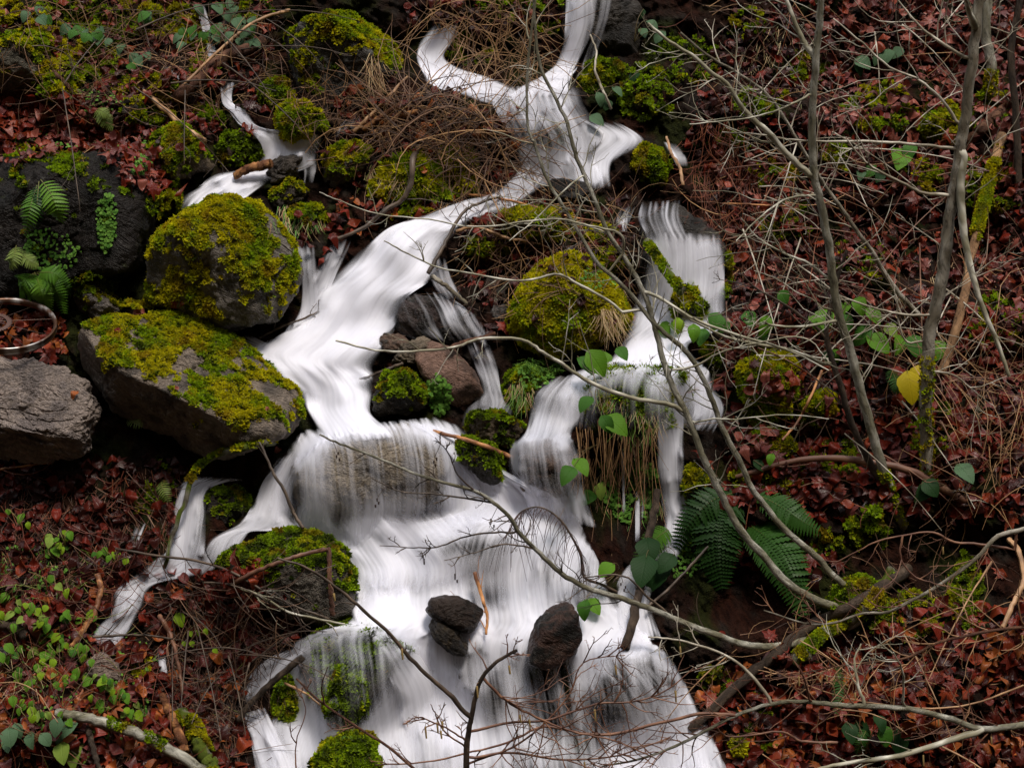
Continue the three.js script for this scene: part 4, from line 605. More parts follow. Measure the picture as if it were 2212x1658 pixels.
// a stem lying on what is below it: picture points, resting on the highest bumps
function lying(UV, r, lift = 0, n = 24, F = top) {
  const P = curve(UV.map(([u, v]) => V(u, v, 0)), n).map((q) => [q.x, q.y]), Zs = P.map(([u, v]) => hit(F, u, v).z), z0 = Zs[0], z1 = Zs[n];
  return P.map(([u, v], i) => onZ(u, v, Math.max(lerp(z0, z1, i / n), lerp(lerp(z0, z1, i / n), Zs[i], 0.8)) + r * 0.6 + lift));
}
function stick(label, UV, o = {}) {
  const opt = { name: 'fallen_stick', category: 'stick', r0: 0.008, r1: 0.004, col: BARK.dark, twigs: 0, twigLen: 0.2, twigR: 0.003, lift: 0, knob: 0.15, seg: 24, level: 0, ...o };
  const P = lying(UV, opt.r0, opt.lift, opt.seg), b = new MB(), base = P[0].clone();
  b.tube(jag(P, opt.r0 * 0.25), opt.r0, opt.r1, opt.col, opt.r0 > 0.012 ? 12 : 7, opt.knob);
  const G = group(opt.name); G.position.copy(base);
  const shift = (g) => { g.translate(-base.x, -base.y, -base.z); return g; };
  part(opt.r0 > 0.02 ? 'trunk' : 'stem', shift(b.geo()), opt.r0 > 0.012 ? M.bark : M.stick, G);
  if (opt.twigs) { const tb = new MB(); twigsOn(tb, P, opt.twigs, opt.twigLen, opt.twigR, opt.col, 0.1, opt.level); part('side_twigs', shift(tb.geo()), M.stick, G).userData.kind = 'stuff'; }
  if (opt.moss) { const list = []; for (let k = 0; k < opt.moss; k++) { const t = rnd(opt.mossAt?.[0] ?? 0.05, opt.mossAt?.[1] ?? 0.95), i = Math.min(P.length - 2, Math.floor(t * (P.length - 1))), p = P[i].clone().lerp(P[i + 1], R()), tn = P[i + 1].clone().sub(P[i]).normalize(), a = rnd(-1.5, 1.5), sd = V().crossVectors(tn, UP).normalize(), up = V().crossVectors(sd, tn).normalize(); if (sd.z < 0) sd.negate(); const d = up.multiplyScalar(Math.cos(a)).addScaledVector(sd, Math.sin(a) + 0.35).normalize(); const rr = lerp(opt.r0, opt.r1, t); p.addScaledVector(d, rr * 0.9); if (n3(p.x * 5, p.y * 5, p.z * 5) < -0.35) continue; list.push([frame(p.clone().sub(base), d, R() * 6.3, rnd(0.7, 1.3)), mossColor(p.x, p.y, p.z, opt.tone ?? 0, R)]); } G.add(instanced('moss', TUFT, M.moss, list)); }
  return tag(G, label, opt.category, opt.group);
}
// a sapling or overhanging branch standing clear of the slope: first point rooted
function sapling(label, trunk, o = {}) {
  const opt = { name: 'sapling', category: 'sapling', r0: 0.02, r1: 0.008, col: BARK.pale, lean: 0, z: null, bow: 0, branches: [], twigs: 10, twigLen: 0.35, twigR: 0.0035, level: 1, catkins: 0, zend: null, ...o };
  const base = opt.z === null ? hit(top, trunk[0][0], trunk[0][1]) : onZ(trunk[0][0], trunk[0][1], opt.z);
  const flat = (UV, n) => curve(UV.map(([u, v]) => V(u, v, 0)), n);
  const n = Math.max(16, trunk.length * 4), zAt = (t, y) => base.z + opt.lean * (y - base.y) + opt.bow * Math.sin(t * Math.PI * 0.5) + (opt.zend === null ? 0 : opt.zend * t);
  const P0 = flat(trunk, n).map((q, i) => { const t = i / n, p0 = onZ(q.x, q.y, base.z + opt.bow); return onZ(q.x, q.y, zAt(t, p0.y)); }), P = [P0[0].clone().addScaledVector(P0[1].clone().sub(P0[0]).normalize(), -0.05).add(V(0, -0.03, -0.1)), ...P0];
  const G = group(opt.name); G.position.copy(base);
  const shift = (g) => { g.translate(-base.x, -base.y, -base.z); return g; };
  const b = new MB(); b.tube(jag(P, opt.r0 * 0.12), opt.r0, opt.r1, opt.col, opt.r0 > 0.012 ? 12 : 8, 0.08); part(opt.r0 > 0.012 ? 'trunk' : 'stem', shift(b.geo()), M.bark, G);
  if (opt.twigs) { const tb = new MB(); twigsOn(tb, P, opt.twigs, opt.twigLen, opt.twigR, opt.tcol ?? opt.col, 0.25, opt.level); const q = part('twigs', shift(tb.geo()), M.stick, G); q.userData.kind = 'stuff'; }
  const all = [P];
  for (const br of opt.branches) {
    const UV = br.p, q0 = UV[0]; let bi = 0, bd = 1e9; P.forEach((p, i) => { const [u, v] = toPx(p), d = Math.hypot(u - q0[0], v - q0[1]); if (d < bd) { bd = d; bi = i; } });
    const root = P[bi], m = Math.max(12, UV.length * 4), dz = br.dz ?? rnd(-0.12, 0.25), Q = flat(UV, m).map((q, i) => onZ(q.x, q.y, root.z + dz * i / m)); if (bd < 60) Q[0] = root.clone();
    const g = new MB(), r0 = br.r ?? opt.r0 * 0.5; g.tube(jag(Q, 0.002), r0, r0 * 0.4, br.col ?? opt.tcol ?? opt.col, 8, 0.12);
    twigsOn(g, Q, br.twigs ?? 6, br.len ?? opt.twigLen * 0.8, opt.twigR * 0.9, br.col ?? opt.tcol ?? opt.col, 0.2, opt.level);
    part('branch', shift(g.geo()), M.stick, G); all.push(Q);
  }
  for (let k = 0; k < opt.catkins; k++) {
    const Q = all[k % all.length], p0 = Q[Math.floor(rnd(0.25, 1) * (Q.length - 1))], p = p0.clone().add(V(rnd(-0.03, 0.03), rnd(-0.03, 0), rnd(0, 0.02)));
    const c = new MB(); c.tube([p0, p], 0.0014, 0.0012, [0.16, 0.09, 0.05], 5); const L = rnd(0.03, 0.05); c.tube([p, p.clone().add(V(0, -0.012, 0))], 0.001, 0.001, [0.2, 0.12, 0.06], 4); c.tube([p.clone().add(V(0, -0.01, 0)), p.clone().add(V(0.002, -0.01 - L / 2, 0)), p.clone().add(V(0.004, -0.01 - L, 0))], 0.0045, 0.0035, [0.36, 0.25, 0.10], 6, 0.2); part('catkin', shift(c.geo()), M.stick, G);
  }
  for (let k = 0; k < (opt.cones ?? 0); k++) {
    const Q = all[k % all.length], p0 = Q[Math.floor(rnd(0.5, 1) * (Q.length - 1))], p = p0.clone().add(V(rnd(-0.05, 0.05), rnd(-0.07, -0.03), rnd(0, 0.03))), c = new MB(); c.tube(curve([p0, p0.clone().lerp(p, 0.5).add(V(0.006, 0.012, 0)), p], 6), 0.0015, 0.0012, [0.05, 0.03, 0.02], 5);
    for (let q = 0; q < 3; q++) { const s = p.clone().add(V(rnd(-0.012, 0.012), -q * 0.014, 0)); c.tube([s, s.clone().add(V(0, -0.006, 0)), s.clone().add(V(0, -0.013, 0))], 0.004, 0.003, [0.035, 0.02, 0.015], 6); } part('cone', shift(c.geo()), M.stick, G);
  }
  if (opt.moss) { const list = []; for (let k = 0; k < opt.moss; k++) { const t = R() * (opt.mossTo ?? 0.3), i = Math.min(P.length - 2, Math.floor(t * (P.length - 1))), p = P[i].clone().lerp(P[i + 1], R()), a = R() * 6.283, d = V(Math.cos(a), 0.4, Math.sin(a)).normalize(), rr = lerp(opt.r0, opt.r1, t); p.add(V(d.x * rr, 0, d.z * rr)); list.push([frame(p.clone().sub(base), d, R() * 6.3, rnd(0.6, 1.1)), mossColor(p.x, p.y, p.z, opt.tone ?? 0, R)]); } G.add(instanced('moss', TUFT, M.moss, list)); }
  return tag(G, label, opt.category, opt.group);
}
// a leafy shoot: thin stem from its root to each leaf
function shoot(label, name, category, root, leaves, o = {}) {
  const opt = { lift: 0.05, stem: [0.10, 0.075, 0.03], kind: 0, mats: [0, 1], droop: 0.3, grp: null, z: null, ...o };
  const base = opt.z === null ? hit(top, root[0], root[1]) : onZ(root[0], root[1], opt.z), G = group(name); G.position.copy(base);
  const sb = new MB();
  leaves.forEach(([u, v, px, mi], k) => {
    const h = opt.z === null ? hit(top, u, v) : onZ(u, v, opt.z), p = onZ(u, v, h.z + opt.lift * rnd(0.6, 1.5)), s = px * -p.clone().sub(C).dot(camB) * 2 * TAN / PH * 1.35;
    const m = part('leaf', GREENGEO[(k + opt.kind) % 3], greenMats[mi ?? opt.mats[k % opt.mats.length]], G);
    const nrm = camB.clone().multiplyScalar(0.75).add(V(rnd(-0.45, 0.45), 0.55 + rnd(-0.3, 0.3), rnd(-0.2, 0.3))).normalize();
    let dir = V(rnd(-0.8, 0.8), -0.2 - opt.droop - rnd(0, 0.6), 0.2); dir.addScaledVector(nrm, -dir.dot(nrm)).normalize();
    const side = V().crossVectors(nrm, dir), mt = new THREE.Matrix4().makeBasis(side, nrm, dir); m.quaternion.setFromRotationMatrix(mt); m.scale.setScalar(s);
    const at = p.clone().addScaledVector(dir, -s * 0.5); m.position.copy(at.clone().sub(base));
    const a = base.clone(), mid = a.clone().lerp(at, 0.55).add(V(rnd(-0.02, 0.02), 0.02, 0.03)); sb.tube(curve([a, mid, at, at.clone().addScaledVector(dir, s * 0.12)].map((q) => q.sub(base)), 8), 0.0022, 0.0011, opt.stem, 5);
  });
  part('stem', sb.geo(), M.stick, G);
  return tag(G, label, category, opt.grp);
}
// a fern: arching fronds with a leaflet mesh for every pinna
const PINNA = [0.16, 0.30].map((w, q) => { const b = new MB(), n = 12, c = [1, 1, 1], rows = []; for (let k = 0; k <= n; k++) { const t = k / n, ww = w * 0.5 * (1 - Math.pow(t, 2.2)) * (k % 2 ? 1.15 : 0.62 + (q ? 0 : 0.25)), y = -0.22 * t * t; rows.push([b.v(-ww, y + 0.02, t, c), b.v(0, y, t, c), b.v(ww, y + 0.02, t, c)]); } for (let k = 0; k < n; k++) for (let s = 0; s < 2; s++) { b.t(rows[k][s], rows[k + 1][s], rows[k][s + 1]); b.t(rows[k][s + 1], rows[k + 1][s], rows[k + 1][s + 1]); } const g = b.geo(); g.deleteAttribute('uv'); g.deleteAttribute('color'); return g; });
const fernMats = [[0.06, 0.15, 0.012], [0.10, 0.21, 0.018], [0.014, 0.045, 0.007], [0.026, 0.075, 0.011], [0.16, 0.22, 0.05]].map((c, i) => { const m = M.fern.clone(); m.vertexColors = false; m.name = 'fern_' + i; m.color.setRGB(...c); return m; });
function fern(label, fronds, o = {}) {
  const opt = { mat: 0, pairs: 20, width: 40, lift: 0.06, kind: 0, arch: 0.06, ...o };
  const f0 = fronds[0].p[0], base = hit(top, f0[0], f0[1]), G = group('fern'); G.position.copy(base);
  for (const f of fronds) {
    const n = 24, UV = curve(f.p.map(([u, v]) => V(u, v, 0)), n), z0 = hit(top, f.p[0][0], f.p[0][1]).z + 0.015, e = f.p[f.p.length - 1], z1 = hit(top, e[0], e[1]).z + (f.lift ?? opt.lift);
    const P = UV.map((q, i) => onZ(q.x, q.y, lerp(z0, Math.max(z1, z0 - 0.1), i / n) + (f.arch ?? opt.arch) * Math.sin(i / n * Math.PI)));
    const F = group('frond'); G.add(F); const b = new MB(); b.tube(P.map((p) => p.clone().sub(base)), 0.0028, 0.001, [0.10, 0.10, 0.025], 5); part('rachis', b.geo(), M.stick, F);
    const pairs = f.pairs ?? opt.pairs, wpx = f.w ?? opt.width, sc = -P[12].clone().sub(C).dot(camB) * 2 * TAN / PH;
    for (let k = 0; k < pairs; k++) {
      const t = 0.10 + 0.90 * k / pairs, x = t * n, i = Math.min(n - 1, Math.floor(x)), p = P[i].clone().lerp(P[i + 1], x - i), tn = P[i + 1].clone().sub(P[i]).normalize();
      const nr = camB.clone().add(V(0, 0.5, 0)).addScaledVector(tn, -camB.dot(tn)).normalize(), sd = V().crossVectors(nr, tn).normalize();
      const len = wpx * sc * 0.5 * Math.pow(Math.sin(Math.PI * clamp(0.10 + 0.90 * Math.pow(t, 0.8) * 0.96)), 0.7) * 1.25 + 0.004;
      for (const s of [-1, 1]) {
        const d = sd.clone().multiplyScalar(s).addScaledVector(tn, 0.38).addScaledVector(nr, rnd(-0.15, 0.1)).normalize(), n2 = nr.clone().addScaledVector(d, -nr.dot(d)).normalize(), m = part('leaflet', PINNA[f.kind ?? opt.kind], fernMats[f.mat ?? opt.mat], F);
        m.quaternion.setFromRotationMatrix(new THREE.Matrix4().makeBasis(V().crossVectors(n2, d), n2, d)); m.scale.set(len * (opt.fat ?? 1), len, len); m.position.copy(p.clone().sub(base));
      }
    }
  }
  return tag(G, label, 'fern', opt.grp);
}
// loose stuff: thin stems over a zone
function brush(name, label, poly, n, o = {}) {
  const opt = { len: [0.12, 0.4], ang: 0, spread: 3.14, r: [0.0012, 0.0026], cols: [[0.10, 0.055, 0.035], [0.06, 0.035, 0.025], [0.18, 0.10, 0.06]], lift: [0, 0.08], bend: 0.35, rock: 0.4, ...o }, b = new MB();
  scatter(poly, n, (p) => {
    const a = opt.ang + rnd(-opt.spread, opt.spread), L = rnd(...opt.len), r = rnd(...opt.r), c = opt.cols[Math.floor(R() * opt.cols.length)], g = rnd(0.7, 1.3), cc = [c[0] * g, c[1] * g, c[2] * g];
    let d = V(Math.cos(a), Math.sin(a), rnd(-0.2, 0.3)).normalize(); const P = [V(p.x, p.y, p.z + rnd(...opt.lift))], m = 5, w = rnd(-opt.bend, opt.bend);
    for (let k = 0; k < m; k++) { d = V(d.x * Math.cos(w) - d.y * Math.sin(w), d.x * Math.sin(w) + d.y * Math.cos(w) - (opt.droop ?? 0), d.z + rnd(-0.15, 0.15)).normalize(); const q = P[k].clone().addScaledVector(d, L / m); const zz = sample(top, q.x, q.y); if (q.z < zz + 0.002) q.z = zz + 0.002 + R() * 0.01; if (q.z > zz + 0.28) q.z = zz + 0.28; P.push(q); }
    b.tube(P, r, r * 0.5, cc, 4);
  }, opt.rock);
  tag(part(name, b.geo(), M.stick), label, opt.category ?? 'twigs', null, 'stuff');
}

// ------------------------------------------------------------------ ground moss
{
  const list = [], long = [];
  const patch = (u, v, ru, rv, n, tone = 0, L = false) => scatter(ell(u, v, ru, rv, 20), n, (p, nn) => {
    if (fbm(p.x * 6, p.y * 6, p.z * 6, 2) < -0.12) return;
    const cush = 0.6 + 0.9 * sst(-0.2, 0.7, n3(p.x * 13, p.y * 13, p.z * 13)); const q = p.clone().addScaledVector(nn, 0.012 * cush);
    (L ? long : list).push([frame(q, nn.clone().add(V(rnd(-0.4, 0.4), L ? -0.5 : 0.3, rnd(-0.2, 0.4))).normalize(), R() * 6.3, cush * rnd(0.7, 1.25)), mossColor(p.x, p.y, p.z, tone, R)]);
  }, 0.3);
  for (const a of [[1671, 375, 60, 26, 1500, 0], [1898, 237, 75, 50, 3200, 0], [2036, 275, 70, 45, 2400, 0.05], [1616, 55, 40, 34, 900, -0.3], [1747, 148, 44, 44, 1100, -0.1], [1637, 220, 60, 30, 1000, -0.3], [1568, 309, 40, 30, 700, -0.2], [1805, 337, 34, 30, 700, 0], [1987, 382, 50, 34, 1100, -0.1], [2130, 400, 70, 60, 1600, -0.3], [2140, 230, 50, 40, 1100, -0.2],
    [330, 10, 60, 40, 3200, 0.25], [60, 60, 70, 40, 1500, 0.1], [150, 110, 60, 30, 1500, 0.1], [450, 250, 40, 30, 500, -0.2], [230, 60, 120, 40, 2200, -0.1], [120, 170, 60, 30, 1200, 0.05], [300, 190, 60, 30, 1000, 0.0], [440, 140, 30, 50, 600, -0.1], [540, 20, 60, 24, 700, -0.2], [30, 330, 60, 10, 400, 0.1], [345, 18, 50, 30, 1800, 0.2], [385, 55, 44, 36, 1700, 0.15], [415, 80, 30, 26, 800, 0], [86, 82, 50, 30, 1200, 0.1], [190, 130, 60, 26, 1300, 0], [245, 165, 50, 26, 1100, -0.05], [360, 192, 30, 18, 500, 0.1], [20, 24, 36, 26, 700, 0.2], [150, 20, 80, 20, 600, -0.4], [40, 300, 40, 14, 500, 0.1], [330, 250, 50, 20, 500, -0.2],
    [299, 1446, 26, 22, 900, 0.1], [1657, 1531, 60, 30, 1000, -0.2], [1623, 1604, 60, 30, 900, -0.2], [1874, 1153, 40, 60, 900, -0.2], [2087, 1294, 40, 90, 1100, -0.3], [1750, 1170, 70, 30, 800, -0.3], [1660, 1040, 80, 50, 1500, -0.3], [1800, 1000, 60, 50, 900, -0.2], [2010, 930, 50, 60, 700, -0.3], [1560, 1480, 50, 40, 500, -0.4], [2150, 700, 60, 60, 700, -0.3],
    [1110, 505, 60, 14, 700, 0.05], [1280, 505, 60, 16, 700, 0.1], [1090, 10, 60, 30, 500, -0.4], [1010, 110, 60, 50, 800, -0.3], [900, 470, 60, 20, 700, 0], [860, 400, 60, 30, 900, 0], [1560, 600, 20, 50, 700, -0.3], [1390, 200, 60, 60, 900, -0.4], [1480, 130, 80, 50, 700, -0.5], [520, 330, 50, 40, 500, -0.4], [375, 430, 20, 50, 900, 0], [340, 440, 30, 30, 500, -0.1], [300, 660, 30, 12, 500, 0.1], [345, 1050, 30, 60, 500, -0.5], [200, 620, 60, 30, 400, -0.6], [1190, 20, 40, 60, 400, -0.4], [1700, 470, 60, 50, 500, -0.3], [1860, 560, 60, 50, 500, -0.3], [1960, 1330, 90, 50, 700, -0.2], [1480, 1140, 40, 60, 700, -0.5]]) patch(...a);
  for (const a of [[1060, 535, 40, 26, 500, 0, true], [1310, 560, 40, 20, 300, 0, true], [960, 400, 80, 30, 600, 0, true]]) patch(...a);
  for (const [l, g] of [[list, TUFT], [long, TUFT_LONG]]) if (l.length) tag(instanced('moss', g, M.moss, l), l === list ? 'short green moss growing in patches over the slope' : 'long hanging moss on the ledges', 'moss', null, 'stuff');
}

// ------------------------------------------------------------------ leaf litter
{
  const lists = DEADGEO.map(() => []);
  const singles = [];
  const zone = (poly, n, pal, size = 1, rock = 0.1) => scatter(poly, n * 0.72, (p, nn, u, v) => {
    if (fbm(p.x * 2.6, p.y * 2.6, p.z * 2.6 + 8, 2) < -0.2 && R() < 0.7) return;
    const k = [0, 1, 2, 5, 0, 1, 2, 5, 3, 0, 1, 2, 5, 4][Math.floor(R() * 14)], c = DEADC[pal[Math.floor(R() * pal.length)]], g = rnd(0.55, 1.25), q = p.clone().addScaledVector(nn, rnd(0.004, 0.045));
    const d = nn.clone().add(V(rnd(-0.7, 0.7), rnd(-0.3, 0.8), rnd(-0.3, 0.6))).normalize();
    lists[k].push([frame(q, d, R() * 6.3, size * rnd(0.6, 1.3)), [c[0] * g, c[1] * g, c[2] * g]]);
  }, rock);
  const wetp = [0, 1, 2, 3, 7, 0, 1], pink = [0, 4, 6, 6, 2, 4, 3, 1], dark = [1, 3, 7, 7, 0];
  zone(pts(1760, -30, 2240, -30, 2240, 330, 2050, 330, 1780, 300), 1500, pink, 0.85);
  zone(pts(1480, 330, 1560, 60, 1700, -30, 1780, -30, 1800, 320, 1650, 330), 800, dark, 0.7);
  zone(pts(1500, 330, 2240, 320, 2240, 700, 1580, 700, 1570, 480), 1900, [0, 1, 2, 6, 3, 7, 4], 0.85);
  zone(pts(1570, 690, 2240, 690, 2240, 1110, 1700, 1110, 1560, 900), 1700, [0, 1, 6, 2, 3, 7, 0], 0.95);
  zone(pts(1490, 950, 1760, 1000, 1800, 1250, 1560, 1280), 420, wetp, 0.95);
  zone(pts(1470, 1680, 1530, 1480, 1700, 1400, 1900, 1330, 2240, 1300, 2240, 1700), 1800, [0, 1, 2, 0, 7, 3, 5], 1.0);
  zone(pts(-30, -30, 600, -30, 580, 130, 300, 230, -30, 60), 700, pink, 0.75);
  zone(pts(-30, 200, 190, 210, 330, 300, 390, 440, 300, 420, 210, 320, -30, 370), 1100, [0, 2, 4, 0, 2, 6, 1], 0.85, 0.95);
  zone(pts(160, 160, 560, 160, 560, 300, 300, 330), 420, wetp, 0.8);
  zone(pts(-30, 1000, 420, 1000, 440, 1250, -30, 1260), 600, dark, 0.9);
  zone(pts(-30, 1250, 400, 1250, 540, 1400, 540, 1700, -30, 1700), 1300, [0, 2, 6, 5, 1, 3], 1.0);
  zone(pts(400, 1250, 640, 1270, 650, 1400, 540, 1450, 400, 1400), 240, [0, 1, 6], 0.9);
  zone(pts(700, 180, 1120, 180, 1120, 480, 720, 520), 460, [0, 1, 2, 5, 7], 0.8);
  zone(pts(440, 1222, 560, 1222, 560, 1292, 440, 1292), 110, [0, 2, 0], 0.85, 0.8);
  zone(pts(-30, 680, 130, 690, 130, 770, -30, 775), 170, [0, 2, 5, 0], 0.8, 0.5);
  zone(pts(1000, 430, 1360, 430, 1360, 720, 1000, 720), 320, dark, 0.75);
  zone(pts(640, 460, 760, 480, 740, 560, 640, 560), 60, wetp, 0.8, 0.6);
  zone(pts(860, -30, 1220, -30, 1220, 60, 900, 60), 260, dark, 0.7);
  zone(ell(1690, 830, 70, 14), 60, [6, 4, 2], 0.85, 1); zone(ell(1640, 955, 60, 16), 50, [6, 4, 0], 0.85, 1); zone(ell(1580, 750, 26, 30), 40, [6, 4, 0], 0.8, 0.6);
  lists.forEach((l, k) => { if (l.length) tag(instanced('leaf_litter', DEADGEO[k], M.dead, l), 'red brown fallen leaves covering the slope', 'leaf litter', null, 'stuff'); });

  // leaves that can be picked out one by one
  const one = (label, u, v, px, mi, gi, o = {}) => {
    const h = hit(top, u, v), nn = normalAt(top, h.x, h.y, 0.03), p = onZ(u, v, h.z + (o.lift ?? 0.018)), s = px * -p.clone().sub(C).dot(camB) * 2 * TAN / PH / 0.09;
    const m = part('fallen_leaf', DEADGEO[gi], deadMats[mi]); const d = nn.multiplyScalar(0.6).add(V(rnd(-0.3, 0.3), 0.5, 0.6)).normalize();
    const f = frame(p, d, o.spin ?? R() * 6.3, s); f.decompose(m.position, m.quaternion, m.scale); const c = V(0, 0, 0.045 * s).applyQuaternion(m.quaternion); m.position.sub(c);
    tag(m, label, 'leaf', o.grp);
  };
  for (const [l, u, v, px, mi, gi] of [
    ['orange brown leaf standing between the two large mossy boulders', 305, 672, 42, 4, 5], ['curled red leaf on the rim of the slanting boulder', 375, 652, 46, 0, 1], ['red leaf on the small angular stone', 252, 716, 22, 0, 2], ['orange leaf on the top of the grey layered stone', 160, 852, 26, 5, 0], ['pale fallen leaf on the top of the long slanting boulder', 380, 840, 16, 4, 2], ['pink brown leaf low on the right end of the slanting boulder', 575, 884, 20, 4, 0],
    ['red leaf standing on the stick by the lower left spill', 640, 1420, 34, 0, 1], ['small red leaf at the foot of the lower left spill', 565, 1498, 26, 0, 5], ['large crumpled red leaf beside the mossy log', 300, 1478, 62, 0, 3], ['second crumpled red leaf below the large one', 395, 1512, 52, 0, 4], ['large flat brown leaf by the dark tangle', 542, 1382, 44, 6, 0], ['brown leaf above the lower left spill', 585, 1395, 46, 6, 3], ['orange red leaf near the bottom left corner', 170, 1600, 48, 2, 5],
    ['red hanging leaf at the edge of the upper stream', 1100, 248, 26, 0, 0], ['orange leaf on the mossy mound below the brushwood', 910, 368, 28, 5, 2], ['wet red leaf beside the mossy mound', 955, 385, 34, 0, 3], ['second wet red leaf beside the mossy mound', 930, 405, 30, 1, 1], ['red leaf on the dark mossy stone beside the green cress', 938, 858, 26, 0, 3], ['pale leaf caught in the white veil left of the broad boulder', 600, 972, 24, 4, 0],
    ['tan leaf on the leafy top of the olive boulder', 1718, 818, 34, 4, 3], ['large brown leaf right of the olive boulder', 1790, 862, 36, 6, 0], ['big brown leaf under the yellow leaf', 2000, 800, 46, 6, 4], ['brown leaf left of the pale trunk foot', 1930, 965, 44, 6, 0], ['red brown leaf behind the two forked stems', 1915, 950, 40, 2, 3], ['wet dark leaf above the ferns', 1680, 985, 44, 6, 3], ['wet brown leaf beside the long root', 1760, 1010, 40, 3, 4], ['dull purple leaf above the green ferns', 1800, 1030, 44, 6, 1], ['red leaf by the right edge above the hollow', 2140, 1100, 46, 0, 3], ['bright red leaf at the right edge', 2180, 1120, 46, 2, 4], ['orange leaf near the bottom right corner', 2150, 1612, 42, 5, 0],
    ['pink brown leaf on the upper right slope', 1960, 120, 40, 4, 0], ['large pale leaf on the upper right slope', 1990, 60, 44, 4, 3], ['curled pink leaf left of the twin trunk', 2010, 150, 40, 6, 5], ['pale leaf beside the middle pale trunk', 1790, 320, 42, 6, 3], ['orange leaf beside the middle pale trunk', 1775, 290, 24, 5, 0], ['pink leaf in the litter near the pale trunk', 1800, 285, 30, 4, 2], ['broad pink leaf beside the twin trunk', 1960, 270, 46, 4, 4], ['dark leaf by the right hand fall', 1530, 490, 22, 3, 0], ['red leaf below the right hand bramble', 1690, 700, 32, 0, 3], ['brown leaf hanging over the fern hollow', 1720, 1250, 50, 6, 1], ['wet red leaf under the fern fronds', 1660, 1370, 40, 0, 3], ['second wet red leaf under the fern fronds', 1560, 1372, 34, 0, 5], ['dark wet leaf in the lower right litter', 1990, 1445, 46, 1, 3], ['shiny brown leaf in the lower right litter', 2050, 1500, 44, 2, 4], ['red wet leaf near the lower right corner', 2100, 1470, 44, 0, 1]]) one(l, u, v, px, mi, gi);
  const many = (label, grp, poly, n, mis, px, rock = 0.15) => scatter(poly, n, (p, nn, u, v) => one(place(label, u, v), u, v, px * rnd(0.75, 1.2), mis[Math.floor(R() * mis.length)], Math.floor(R() * 6), { grp, lift: rnd(0.02, 0.045) }), rock);
  many('pinkish brown fallen leaf', 'leaves on the upper right slope', pts(1800, 0, 2200, 0, 2200, 320, 1900, 300), 60, [4, 6, 4, 2], 36);
  many('dull red fallen leaf', 'leaves on the right bank', pts(1600, 680, 2200, 680, 2200, 1080, 1750, 1080), 60, [6, 0, 2, 6], 38);
  many('wet red fallen leaf', 'leaves on the lower right slope', pts(1700, 1400, 2200, 1150, 2200, 1640, 1600, 1640), 60, [0, 2, 1, 0], 42);
  many('red brown fallen leaf', 'leaves on the dark rock', pts(0, 230, 180, 230, 320, 320, 200, 310, 0, 340), 40, [0, 2, 4], 34, 1);
  many('red brown fallen leaf', 'leaves among the brambles', pts(0, 1280, 380, 1280, 480, 1640, 0, 1640), 45, [0, 6, 2, 5], 40);
  many('small wet red leaf', 'leaves in the twig jam', pts(440, 1225, 555, 1225, 555, 1285, 440, 1285), 18, [0, 2], 30, 1);
}

